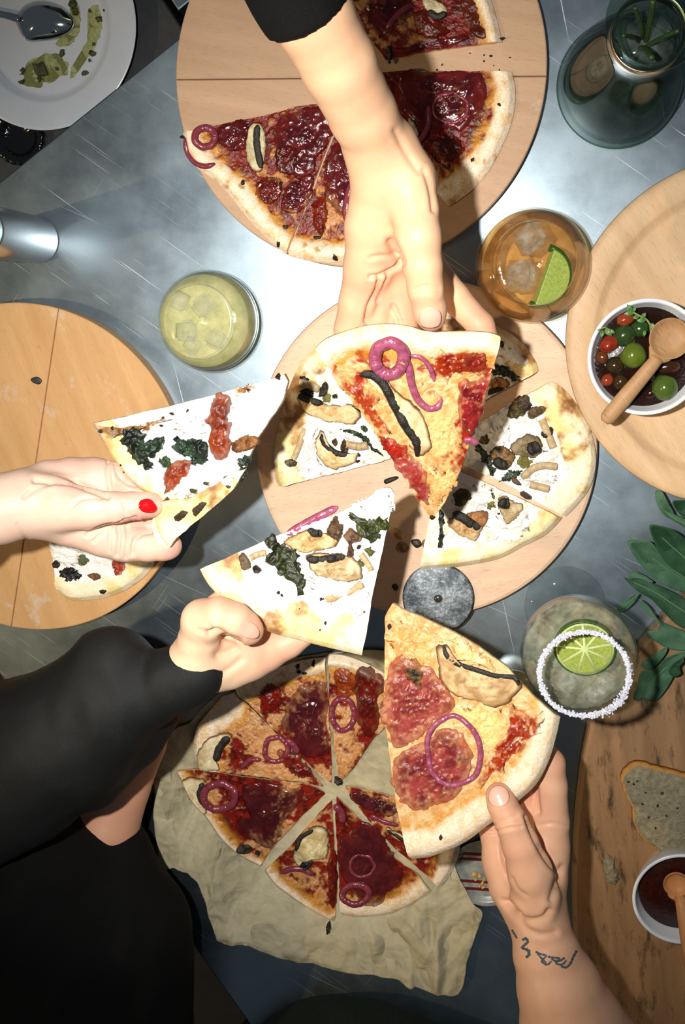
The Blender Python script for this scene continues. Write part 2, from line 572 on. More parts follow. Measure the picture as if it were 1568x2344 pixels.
# ------------------------------------------------------------------ body surfaces from blended round cones
def round_cone(X, a, b, ra, rb):
    ba = b-a; l2 = ba @ ba
    pa = X-a
    h = np.clip((pa @ ba)/(l2+1e-12), 0, 1)
    d = pa-h[..., None]*ba
    return np.sqrt(np.einsum('...i,...i->...', d, d))-(ra+(rb-ra)*h)
def smin(a, b, k):
    h = np.clip(0.5+0.5*(b-a)/k, 0, 1)
    return b*(1-h)+a*h-k*h*(1-h)
def nets(Fd, o, h):
    s = Fd < 0
    c = np.zeros(tuple(n-1 for n in Fd.shape), np.int8)
    C8 = [(i, j, k) for i in (0, 1) for j in (0, 1) for k in (0, 1)]
    nx, ny, nz_ = c.shape
    for i, j, k in C8:
        c += s[i:i+nx, j:j+ny, k:k+nz_]
    act = (c > 0) & (c < 8)
    ii = np.argwhere(act)
    idx = np.full(c.shape, -1, np.int64); idx[act] = np.arange(len(ii))
    acc = np.zeros((len(ii), 3)); cnt = np.zeros(len(ii))
    for a in C8:
        for ax in range(3):
            if a[ax]: continue
            b = list(a); b[ax] = 1
            fa = Fd[ii[:, 0]+a[0], ii[:, 1]+a[1], ii[:, 2]+a[2]]
            fb = Fd[ii[:, 0]+b[0], ii[:, 1]+b[1], ii[:, 2]+b[2]]
            m = (fa < 0) != (fb < 0)
            t = np.where(m, fa/(fa-fb+1e-20), 0)
            p = np.array(a, float)[None, :].repeat(len(ii), 0); p[:, ax] += t
            acc[m] += p[m]; cnt[m] += 1
    V = o+h*(ii+acc/cnt[:, None])
    Q = []
    sx = s[:-1, 1:-1, 1:-1] != s[1:, 1:-1, 1:-1]
    e = np.argwhere(sx); i, j, k = e[:, 0], e[:, 1]+1, e[:, 2]+1
    q = np.stack([idx[i, j-1, k-1], idx[i, j, k-1], idx[i, j, k], idx[i, j-1, k]], 1)
    fl = ~s[i, j, k]; q[fl] = q[fl][:, ::-1]; Q.append(q)
    sy = s[1:-1, :-1, 1:-1] != s[1:-1, 1:, 1:-1]
    e = np.argwhere(sy); i, j, k = e[:, 0]+1, e[:, 1], e[:, 2]+1
    q = np.stack([idx[i-1, j, k-1], idx[i-1, j, k], idx[i, j, k], idx[i, j, k-1]], 1)
    fl = ~s[i, j, k]; q[fl] = q[fl][:, ::-1]; Q.append(q)
    sz = s[1:-1, 1:-1, :-1] != s[1:-1, 1:-1, 1:]
    e = np.argwhere(sz); i, j, k = e[:, 0]+1, e[:, 1]+1, e[:, 2]
    q = np.stack([idx[i-1, j-1, k], idx[i, j-1, k], idx[i, j, k], idx[i-1, j, k]], 1)
    fl = ~s[i, j, k]; q[fl] = q[fl][:, ::-1]; Q.append(q)
    return V, np.concatenate(Q)
def joint(j):
    px, py, z, r = j
    return P(px, py, z), r*mpp(px, py, z)
def body(groups, h, kin=0.008, kfin=0.0012, kout=0.006, cut=None):
    """groups: dict palm=[chains], fingers=[chains]; a chain is a list of (px, py, z, r px)"""
    pts = []
    def prep(ch):
        J = [joint(j) for j in ch]; pts.extend(J); return J
    palm = [prep(c) for c in groups['palm']]
    fing = [prep(c) for c in groups.get('fingers', [])]
    A = np.array([p for p, r in pts]); R = np.array([r for p, r in pts])
    lo = (A-R[:, None]).min(0)-h*4-0.004; hi = (A+R[:, None]).max(0)+h*4+0.004
    n = np.ceil((hi-lo)/h).astype(int)+1
    ax = [lo[i]+h*np.arange(n[i]) for i in range(3)]
    X = np.stack(np.meshgrid(*ax, indexing='ij'), -1).astype(np.float32)
    def chain(J, k):
        f = None
        if len(J) == 1:
            return np.linalg.norm(X-J[0][0].astype(np.float32), axis=-1)-J[0][1]
        for (a, ra), (b, rb_) in zip(J[:-1], J[1:]):
            g = round_cone(X, a.astype(np.float32), b.astype(np.float32), ra, rb_)
            f = g if f is None else smin(f, g, k)
        return f
    f = None
    for J in palm:
        g = chain(J, 0.004); f = g if f is None else smin(f, g, kin)
    ff = None
    for J in fing:
        g = chain(J, 0.003); ff = g if ff is None else smin(ff, g, kfin)
    if ff is not None: f = smin(f, ff, kout)
    if cut is not None:                                # flat opening of a sleeve
        a, n_ = cut
        f = -smin(-f, -((X-a.astype(np.float32)) @ n_.astype(np.float32)), 0.002)
    V, Q = nets(f, lo, h)
    return V, Q
def vnormals(V, Q):
    N = np.zeros_like(V)
    fn = np.cross(V[Q[:, 2]]-V[Q[:, 0]], V[Q[:, 3]]-V[Q[:, 1]])
    for k in range(4): np.add.at(N, Q[:, k], fn)
    return N/(np.linalg.norm(N, axis=1)[:, None]+1e-15)
def relax(V, Q, it=2, lam=0.5):
    n = len(V)
    for _ in range(it):
        S = np.zeros_like(V); C = np.zeros(n)
        for a, b in ((0, 1), (1, 2), (2, 3), (3, 0)):
            np.add.at(S, Q[:, a], V[Q[:, b]]); np.add.at(C, Q[:, a], 1)
            np.add.at(S, Q[:, b], V[Q[:, a]]); np.add.at(C, Q[:, b], 1)
        V = V*(1-lam)+lam*S/C[:, None]
    return V
def creases(V, Q, lines):
    """press skin folds into the surface that faces up; lines: (points px, width px, depth m)"""
    N = vnormals(V, Q); q = to_px(V)
    up = N @ np.array([0, 0, 1.0]) > 0.05
    zz = V[:, 2]
    out = V.copy()
    for pts, w, dep, *zr in lines:
        d = seg_dist(q, catmull(pts, 6, False) if len(pts) > 2 else pts)
        f = np.exp(-(d/w)**2)
        f[~up] = 0
        if zr: f[(zz < zr[0]) | (zz > zr[1])] = 0
        out -= N*(f*dep)[:, None]
        ridge = np.exp(-((d-2.2*w)/(w*1.2))**2); ridge[~up] = 0
        if zr: ridge[(zz < zr[0]) | (zz > zr[1])] = 0
        out += N*(ridge*dep*0.22)[:, None]
    return out
def skin_mat(name, c_light, c_red):
    m, nt, b, out = new_mat(name)
    a = node(nt, 'ShaderNodeAttribute', attribute_name='Col')
    v = coords(nt, 'World')
    f = nz(nt, v, 45, 5, 0.6)
    c = mixrgb(nt, ramp(nt, f, [(0.35, 0.0), (0.7, 0.35)]), a.outputs['Color'], lin(c_red))
    L(nt, c, b.inputs['Base Color'])
    b.inputs['Roughness'].default_value = 0.48
    b.inputs['Specular IOR Level'].default_value = 0.4
    b.inputs['Subsurface Weight'].default_value = 0.12
    b.inputs['Subsurface Radius'].default_value = (0.006, 0.0022, 0.0012)
    b.inputs['Subsurface Scale'].default_value = 0.7
    vo = node(nt, 'ShaderNodeTexVoronoi'); vo.inputs['Scale'].default_value = 900
    L(nt, v, vo.inputs['Vector'])
    bump(nt, b, mixrgb(nt, 0.5, vo.outputs['Distance'], nz(nt, v, 500, 4)), 0.10, 0.0004)
    return m
def patch(bv, q, off=0.0004, grid=14, rows=None):
    """a thin plate laid on a surface: q = closed px outline; follows the surface below it"""
    o = resample(catmull(q, 8), 44); c = o.mean(0)
    Vt = []; R = 7
    def drop(p):
        d = Vector(rays([p])[0]).normalized(); hit = bv.ray_cast(Vector((0, 0, CAM_H)), d)
        return hit
    N = len(o); pts = []
    for k in range(R+1):
        s = k/R
        for i in range(N if k else 1):
            pts.append(c+(o[i]-c)*s)
    up, dn = [], []
    for p in pts:
        h = drop(p)
        if h[0] is None:
            return None
        s = np.linalg.norm(p-c)/np.max(np.linalg.norm(o-c, axis=1))
        up.append(np.array(h[0])+np.array(h[1])*off); dn.append(np.array(h[0])-np.array(h[1])*0.0006)
    F = []
    for i in range(N):
        F.append([0, 1+(i+1) % N, 1+i])
    for k in range(1, R):
        a, b = 1+(k-1)*N, 1+k*N
        for i in range(N):
            j = (i+1) % N
            F.append([a+i, a+j, b+j, b+i])
    n0 = len(up); e = 1+(R-1)*N
    V = np.array(up+dn[e:e+N])
    for i in range(N):
        j = (i+1) % N
        F.append([e+i, e+j, n0+j, n0+i])
    return V, F

SK = {}
SK['a'] = skin_mat('skin_peach', (232, 184, 146), (214, 150, 116))
SK['b'] = skin_mat('skin_fair', (240, 206, 186), (226, 168, 150))
SK['c'] = skin_mat('skin_light', (238, 200, 166), (222, 156, 126))
SK['d'] = skin_mat('skin_tan', (222, 172, 138), (200, 140, 112))
M['nail'] = simple('nail', (230, 182, 160), None, rough=0.25, spec=0.5)
M['nail_red'] = simple('red_nail_polish', (196, 14, 22), None, rough=0.12, spec=0.7)
M['tattoo'] = simple('tattoo_ink', (58, 72, 82), (84, 94, 98), 900, 0.6, 0.2)

def arm(person, groups, h, lines, base, red, tips, mat, name='arm', rel=2):
    V, Q = body(groups, h)
    V = relax(V, Q, rel)
    if lines: V = creases(V, Q, lines)
    N = vnormals(V, Q)
    q = to_px(V)
    f = np.zeros(len(V))
    for (px, py, r, s) in tips:
        f = np.maximum(f, s*np.exp(-(np.hypot(q[:, 0]-px, q[:, 1]-py)/r)**2))
    f = np.clip(f+0.25*(fbm(q[:, 0]/60, q[:, 1]/60, 3)-0.5), 0, 1)
    col = mixc(np.tile(linA(base), (len(V), 1)), np.tile(linA(red), (len(V), 1)), f)
    o = mk(name, V, Q, mat, person, col=col)
    bv = BVHTree.FromPolygons(V.tolist(), Q.tolist())
    return o, bv
def nail(bv, parent, q, mat, label=None):
    r = patch(bv, q, 0.0005)
    if r: mk('fingernail', r[0], r[1], mat, parent, label=label)

def garment(name, chains, h, mat, person, k=0.02, wr=0.0, cut=None, seed=0, label=None):
    V, Q = body({'palm': chains}, h, kin=k, cut=cut)
    V = relax(V, Q, 2)
    if wr:
        N = vnormals(V, Q)
        f = np.array([mnoise.fractal(Vector((v[0]*9+seed, v[1]*9, v[2]*9)), 1.0, 2.0, 4) for v in V])
        g = np.array([mnoise.noise(Vector((v[0]*30+seed, v[1]*12, v[2]*14))) for v in V])
        V = V+N*((f*0.7+(1-np.abs(g))*0.6-0.4)*wr)[:, None]
    return mk(name, V, Q, mat, person, label=label)

# --- person at the far side, bare forearm reaching down with slice
pz = P(640, -120, 0.0)
person1 = thing('person', 'bare forearm in a short black sleeve reaching across the ham pizza, holding a slice', 'person', (pz[0], pz[1], 0.0))
g1 = dict(palm=[
    [(600, -190, .37, 108), (640, -110, .36, 103), (716, 38, .335, 93), (774, 147, .31, 86), (830, 262, .275, 77), (868, 335, .25, 73), (888, 400, .238, 74)],
    [(850, 335, .252, 62), (868, 420, .236, 62), (852, 520, .218, 62), (845, 610, .203, 56)],
    [(898, 340, .245, 60), (930, 410, .24, 66), (948, 480, .243, 54), (958, 545, .247, 49)],
    [(955, 418, .225, 46), (948, 470, .222, 50)],
    [(890, 450, .222, 74), (905, 560, .198, 62), (905, 640, .184, 44)],
    [(940, 500, .212, 52), (965, 600, .19, 42), (985, 630, .185, 36)],
], fingers=[
    [(842, 610, .2, 54), (820, 690, .19, 44), (802, 755, .182, 37), (812, 830, .176, 32), (835, 880, .176, 28)],
    [(880, 640, .186, 40), (866, 715, .181, 36), (872, 800, .177, 33), (884, 860, .176, 29)],
    [(925, 640, .183, 41), (920, 720, .178, 37), (928, 810, .176, 33), (936, 870, .175, 29)],
    [(985, 612, .186, 37), (1040, 680, .181, 34), (1100, 745, .177, 31), (1118, 790, .176, 28)],
    [(958, 540, .248, 49), (968, 610, .244, 44), (974, 660, .239, 41), (984, 708, .230, 38), (987, 724, .227, 34)],
])
l1 = [
    ([(895, 555), (905, 575), (918, 600)], 9, .0035, .18, .3),
    ([(848, 634), (880, 625), (922, 600)], 4.5, .0026),
    ([(868, 636), (862, 665), (845, 700), (838, 735)], 5, .0028, .15, .23),
    ([(888, 628), (876, 660), (862, 690)], 3.5, .0016, .15, .225),
    ([(850, 590), (880, 585), (912, 585)], 5, .0014),
    ([(900, 700), (912, 725), (920, 745)], 4, .0022, .15, .22),
    ([(948, 663), (975, 655), (1004, 660)], 4, .0010, .22, .3),
    ([(946, 674), (975, 668), (1004, 672)], 4, .0008, .22, .3),
    ([(970, 390), (985, 430), (992, 480)], 6, .0016),
    ([(905, 300), (930, 350), (960, 395)], 7, .0012),
]
t1 = [(985, 745, 40, .7), (1100, 740, 50, .6), (860, 680, 60, .55), (920, 700, 50, .6), (900, 610, 50, .45), (960, 570, 30, .25), (790, 740, 40, .4)]
o1, bv1 = arm(person1, g1, .0016, l1, (234, 188, 150), (222, 148, 124), t1, SK['a'])
nail(bv1, o1, [(960, 728), (964, 712), (985, 704), (1006, 712), (1010, 730), (1004, 746), (984, 751), (965, 746)], M['nail'])
ca_, cb_ = P(640, -110, .36), P(716, 38, .335)
cut1 = (P(702, 44, .34), (cb_-ca_)/np.linalg.norm(cb_-ca_))
garment('sleeve', [[(560, -260, .385, 150), (610, -170, .375, 140), (668, -40, .352, 112), (730, 80, .33, 104)]], .003, M['black_cloth'], person1, wr=.002, seed=3, cut=cut1)

# --- person at the left, red nail
pz = P(-200, 1180, 0.0)
person2 = thing('person', 'fair hand with a red thumbnail holding the ricotta and tomato slice', 'person', (pz[0], pz[1], 0.0))
g2 = dict(palm=[
    [(-260, 1200, .225, 100), (-120, 1180, .21, 90), (0, 1165, .195, 80), (55, 1152, .188, 76), (110, 1155, .182, 70)],
    [(60, 1150, .185, 62), (130, 1158, .188, 56), (190, 1165, .192, 46)],
    [(60, 1125, .175, 50), (110, 1100, .163, 45), (165, 1092, .155, 44), (215, 1092, .152, 42)],
    [(90, 1175, .178, 58), (160, 1195, .168, 54), (240, 1222, .160, 52), (290, 1238, .158, 46)],
    [(130, 1150, .165, 60), (220, 1170, .156, 60), (280, 1180, .152, 46)],
], fingers=[
    [(215, 1092, .152, 43), (262, 1098, .149, 40), (305, 1125, .146, 34), (350, 1140, .145, 28)],
    [(285, 1238, .158, 46), (340, 1248, .158, 37), (375, 1250, .16, 33), (386, 1250, .161, 31)],
    [(270, 1175, .152, 36), (320, 1190, .149, 32), (370, 1180, .147, 29), (420, 1160, .147, 26)],
    [(275, 1205, .152, 34), (325, 1215, .149, 31), (375, 1205, .147, 28), (410, 1190, .147, 25)],
    [(150, 1160, .19, 53), (210, 1164, .193, 43), (265, 1162, .192, 36), (305, 1158, .189, 32), (338, 1156, .185, 29), (350, 1157, .183, 26)],
])
l2 = [
    ([(250, 1048), (247, 1075), (250, 1110), (258, 1138)], 4.5, .0024, .1, .18),
    ([(263, 1062), (272, 1090), (295, 1108), (320, 1112)], 4, .0016, .1, .18),
    ([(80, 1100), (120, 1102), (165, 1105), (205, 1120), (245, 1138)], 6, .0030, .1, .22),
    ([(55, 1138), (80, 1120), (115, 1108)], 5, .0014),
    ([(165, 1160), (180, 1145), (205, 1140), (230, 1142)], 4, .0012),
    ([(150, 1180), (162, 1160), (178, 1148)], 4, .0008),
    ([(200, 1225), (225, 1210), (262, 1196), (310, 1188)], 4.5, .0024, .1, .2),
    ([(215, 1238), (240, 1215), (260, 1204)], 4, .0016, .1, .2),
    ([(270, 1200), (273, 1230), (268, 1270)], 4, .0022),
    ([(290, 1205), (292, 1235), (288, 1275)], 3.5, .0016),
    ([(302, 1268), (306, 1240), (325, 1222), (345, 1218)], 4.5, .0024),
    ([(252, 1215), (250, 1245), (252, 1262)], 3.5, .0010),
    ([(283, 1150), (288, 1168), (300, 1180), (312, 1184)], 3.5, .0012, .17, .25),
    ([(296, 1152), (300, 1168), (314, 1180)], 3, .0008, .17, .25),
    ([(40, 1200), (52, 1222), (60, 1235)], 4, .0008),
]
t2 = [(330, 1190, 40, .75), (395, 1262, 28, .7), (300, 1105, 50, .45), (180, 1070, 60, .35), (290, 1210, 50, .4), (350, 1145, 25, .5)]
o2, bv2 = arm(person2, g2, .0015, l2, (240, 208, 186), (216, 150, 138), t2, SK['b'])
nail(bv2, o2, [(317, 1158), (322, 1146), (340, 1142), (352, 1150), (360, 1164), (352, 1173), (334, 1173), (322, 1168)], M['nail_red'], 'glossy red thumbnail')
garment('cuff', [[(-300, 1215, .23, 128), (-200, 1200, .215, 122), (-130, 1190, .207, 112)]], .005, M['black_cloth'], person2, wr=.003, seed=9)

# --- person in black at the lower left
pz = P(120, 2050, 0.0)
person3 = thing('person', 'person in a black blouse holding the mushroom slice, other forearm bare', 'person', (pz[0], pz[1], -0.3))
g3 = dict(palm=[
    [(250, 1625, .205, 62), (340, 1580, .205, 62), (430, 1530, .203, 58), (455, 1510, .203, 58)],
    [(440, 1515, .207, 50), (455, 1465, .214, 46), (464, 1420, .222, 46)],
    [(440, 1530, .197, 58), (500, 1515, .19, 58), (560, 1500, .182, 55)],
    [(455, 1490, .2, 52), (520, 1470, .188, 46)],
    [(480, 1555, .192, 32), (530, 1540, .186, 34), (580, 1520, .18, 34)],
], fingers=[
    [(555, 1500, .18, 52), (610, 1492, .174, 44), (660, 1470, .169, 36), (720, 1430, .165, 30), (740, 1400, .164, 26)],
    [(540, 1480, .172, 46), (590, 1450, .165, 36), (650, 1410, .162, 30), (690, 1370, .162, 26)],
    [(520, 1470, .172, 44), (540, 1420, .165, 34), (580, 1370, .162, 29), (620, 1330, .162, 25)],
    [(480, 1450, .178, 40), (486, 1410, .172, 30), (496, 1386, .17, 26), (530, 1350, .168, 23)],
    [(464, 1420, .223, 47), (500, 1408, .228, 42), (535, 1418, .226, 40), (562, 1436, .221, 36), (572, 1444, .219, 32)],
])
l3 = [
    ([(480, 1450), (500, 1445), (520, 1458), (545, 1466)], 7, .0030, .15, .26),
    ([(455, 1442), (470, 1446), (492, 1446)], 5, .0010),
    ([(478, 1428), (490, 1440), (500, 1450)], 4, .0008),
    ([(445, 1575), (480, 1555), (520, 1535), (550, 1510)], 7, .0014),
    ([(500, 1500), (525, 1490), (548, 1475)], 9, .0018),
]
t3 = [(585, 1440, 45, .75), (560, 1480, 60, .45), (640, 1490, 80, .55), (470, 1375, 40, .45), (530, 1395, 50, .4)]
o3, bv3 = arm(person3, g3, .0015, l3, (240, 206, 172), (218, 146, 122), t3, SK['c'], 'hand')
nail(bv3, o3, [(545, 1440), (548, 1424), (566, 1420), (585, 1432), (594, 1446), (590, 1460), (572, 1462), (552, 1454)], M['nail'])
garment('sleeve', [
    [(446, 1534, .203, 71), (390, 1560, .203, 76), (345, 1584, .2, 78)],
    [(285, 1580, .2, 110), (258, 1532, .2, 100), (240, 1600, .195, 140), (150, 1680, .19, 165), (20, 1750, .185, 190), (-160, 1830, .19, 210)],
    [(340, 1620, .17, 70), (290, 1680, .165, 85), (200, 1740, .17, 110)],
], .004, M['sheer_cloth'], person3, k=.007, wr=.005, seed=21)
g3b = dict(palm=[[(350, 1620, .05, 50), (322, 1700, .055, 58), (275, 1800, .065, 68), (240, 1900, .075, 76), (200, 2000, .085, 86)]])
o3b, bv3b = arm(person3, g3b, .003, None, (214, 160, 128), (196, 136, 108), [(270, 1840, 50, .3)], SK['d'], 'forearm')
garment('shirt', [
    [(262, 1950, .075, 84), (236, 2020, .085, 105), (170, 2100, .10, 130)],
    [(290, 2120, .09, 150), (260, 2300, .08, 175), (250, 2450, .06, 190), (240, 2650, .02, 220)],
    [(60, 2000, .12, 170), (80, 2200, .12, 220), (60, 2450, .10, 260)],
    [(-160, 1850, .15, 210), (-100, 2100, .14, 260), (-60, 2350, .12, 300)],
], .006, M['black_cloth'], person3, k=.03, wr=.006, seed=40)

# --- person at the near side, tattooed wrist
pz = P(1340, 2480, 0.0)
person4 = thing('person', 'tattooed bare wrist holding the salami slice up from the near side', 'person', (pz[0], pz[1], -0.3))
g4 = dict(palm=[
    [(1400, 2560, .2, 150), (1350, 2440, .2, 138), (1313, 2360, .2, 122), (1280, 2262, .198, 96), (1252, 2185, .195, 76), (1238, 2130, .19, 66), (1232, 2085, .186, 64)],
    [(1240, 2110, .19, 54), (1225, 2050, .2, 54), (1212, 1990, .205, 48)],
    [(1225, 2090, .18, 60), (1235, 2010, .172, 62), (1252, 1940, .166, 48)],
    [(1195, 2080, .178, 44), (1165, 2030, .17, 44), (1148, 1970, .165, 42)],
    [(1205, 2050, .172, 60), (1200, 1960, .162, 56)],
], fingers=[
    [(1252, 1950, .166, 50), (1258, 1880, .163, 44), (1260, 1800, .163, 38), (1258, 1748, .164, 35), (1235, 1716, .165, 30)],
    [(1208, 1930, .158, 40), (1205, 1850, .155, 36), (1195, 1780, .155, 32), (1160, 1740, .157, 27)],
    [(1170, 1950, .158, 36), (1150, 1880, .154, 33), (1130, 1820, .153, 30), (1100, 1780, .154, 26)],
    [(1148, 1975, .163, 41), (1135, 1910, .158, 35), (1122, 1862, .154, 31), (1100, 1820, .153, 27), (1075, 1800, .154, 24)],
    [(1212, 1995, .206, 49), (1192, 1935, .208, 42), (1170, 1882, .208, 37), (1150, 1842, .204, 34), (1142, 1822, .202, 31)],
])
l4 = [
    ([(1205, 1870), (1225, 1920), (1250, 1965), (1275, 1995)], 6, .0028, .1, .23),
    ([(1175, 2020), (1160, 1985), (1152, 1950), (1156, 1900)], 5, .0028, .1, .2),
    ([(1160, 2065), (1185, 2095), (1215, 2108), (1245, 2102), (1258, 2085)], 7, .0030),
    ([(1150, 2060), (1172, 2075), (1190, 2090)], 5, .0016),
    ([(1185, 2095), (1200, 2120), (1235, 2140), (1270, 2135)], 7, .0018),
    ([(1172, 2010), (1185, 2035), (1205, 2050)], 4, .0010),
    ([(1130, 1890), (1158, 1882), (1190, 1876)], 4, .0012, .19, .26),
    ([(1134, 1902), (1160, 1896), (1192, 1892)], 4, .0010, .19, .26),
    ([(1140, 1880), (1165, 1872), (1182, 1866)], 4, .0008, .19, .26),
    ([(1225, 1800), (1228, 1835), (1232, 1860)], 6, .0030, .1, .2),
    ([(1235, 1890), (1262, 1885), (1298, 1890)], 4, .0009, .1, .22),
    ([(1100, 1898), (1115, 1904), (1132, 1904)], 4, .0012),
    ([(1262, 2060), (1275, 2020), (1285, 1985)], 7, .0022),
]
t4 = [(1145, 1815, 35, .6), (1270, 1740, 45, .5), (1210, 1820, 40, .6), (1180, 1960, 60, .3), (1115, 1900, 40, .35)]
o4, bv4 = arm(person4, g4, .0016, l4, (224, 176, 142), (204, 138, 114), t4, SK['d'])
nail(bv4, o4, [(1118, 1828), (1124, 1806), (1142, 1798), (1160, 1808), (1166, 1826), (1158, 1842), (1140, 1848), (1126, 1842)], M['nail'])
def stroke(pts, w):
    p = catmull(pts, 6, False); d = np.gradient(p, axis=0); d /= np.linalg.norm(d, axis=1)[:, None]
    n = np.stack([-d[:, 1], d[:, 0]], 1)
    Vt, Ft = [], []
    for i in range(len(p)):
        ww = w*(0.65+0.5*math.sin(i*0.9)**2)
        for s in (-1, 0, 1):
            h = bv4.ray_cast(Vector((0, 0, CAM_H)), Vector(rays([p[i]+n[i]*s*ww])[0]).normalized())
            if h[0] is None: return
            Vt.append(np.array(h[0])+np.array(h[1])*0.00025)
    for i in range(len(p)-1):
        for s in (0, 1):
            Ft.append([i*3+s, i*3+s+1, i*3+s+4, i*3+s+3])
    mk('tattoo_line', np.array(Vt), Ft, M['tattoo'], o4)
for pts, w in (
    ([(1196, 2152), (1204, 2148), (1208, 2156), (1200, 2164), (1196, 2170), (1206, 2174), (1212, 2184), (1204, 2192)], 3.2),
    ([(1204, 2172), (1212, 2178), (1208, 2190)], 3.0),
    ([(1226, 2178), (1238, 2184), (1250, 2188), (1240, 2200), (1252, 2208), (1262, 2200)], 2.4),
    ([(1230, 2182), (1240, 2194), (1250, 2204)], 2.2),
    ([(1254, 2190), (1268, 2192), (1280, 2194), (1272, 2204), (1286, 2208), (1296, 2198)], 2.4),
    ([(1262, 2194), (1272, 2200), (1284, 2198), (1292, 2192)], 2.6),
    ([(1284, 2212), (1296, 2214), (1306, 2204), (1312, 2190), (1320, 2176)], 2.8),
    ([(1300, 2196), (1308, 2186), (1318, 2176), (1328, 2168), (1334, 2156)], 3.0),
    ([(1310, 2204), (1322, 2192), (1332, 2178), (1336, 2164)], 2.4),
    ([(1172, 2128), (1178, 2138), (1184, 2148)], 2.4),
): stroke(pts, w)
garment('shirt', [[(700, 2560, -.02, 250), (800, 2520, .0, 270), (1000, 2580, .0, 260), (1140, 2640, .0, 210)]], .007, M['green_cloth'], person4, k=.05, wr=.006, seed=70, label='dark green top')

# ------------------------------------------------------------------ pizza
M['pz_red'] = vcol('baked_red_pizza', 0.16, 0.34, 0.24, 520, 0.55, rough2=0.4)
M['pz_white'] = vcol('baked_white_pizza', 0.45, 0.4, 0.14, 520, 0.45, rough2=0.6)
M['flesh'] = vcol('mushroom_flesh', 0.5, 0.4, 0.16, 420, 0.35)
M['gill'] = simple('mushroom_gill', (20, 18, 16), (44, 38, 30), 700, 0.35, 0.5, 0.8, 900)
M['onion'] = simple('pickled_red_onion', (136, 54, 84), (170, 94, 120), 220, 0.2, 0.5, 0.5, 420)
M['onion_dark'] = simple('baked_red_onion', (112, 40, 54), (136, 58, 70), 160, 0.24, 0.5, 0.3, 500)
M['ham'] = vcol('cured_ham', 0.10, 0.32, 0.16, 300, 0.3, rough2=0.26)
M['salami'] = vcol('salami', 0.16, 0.38, 0.22, 420, 0.5, rough2=0.34)
M['tomato'] = vcol('roast_tomato', 0.14, 0.35, 0.3, 420, 0.6)
M['leaf'] = vcol('baked_leaf', 0.35, 0.45, 0.5, 420, 0.7)
M['pesto'] = vcol('pesto', 0.35, 0.5, 0.55, 700, 1.0)
M['char'] = simple('charred_bit', (24, 18, 14), (52, 38, 26), 600, 0.5, 0.4, 0.6, 900)

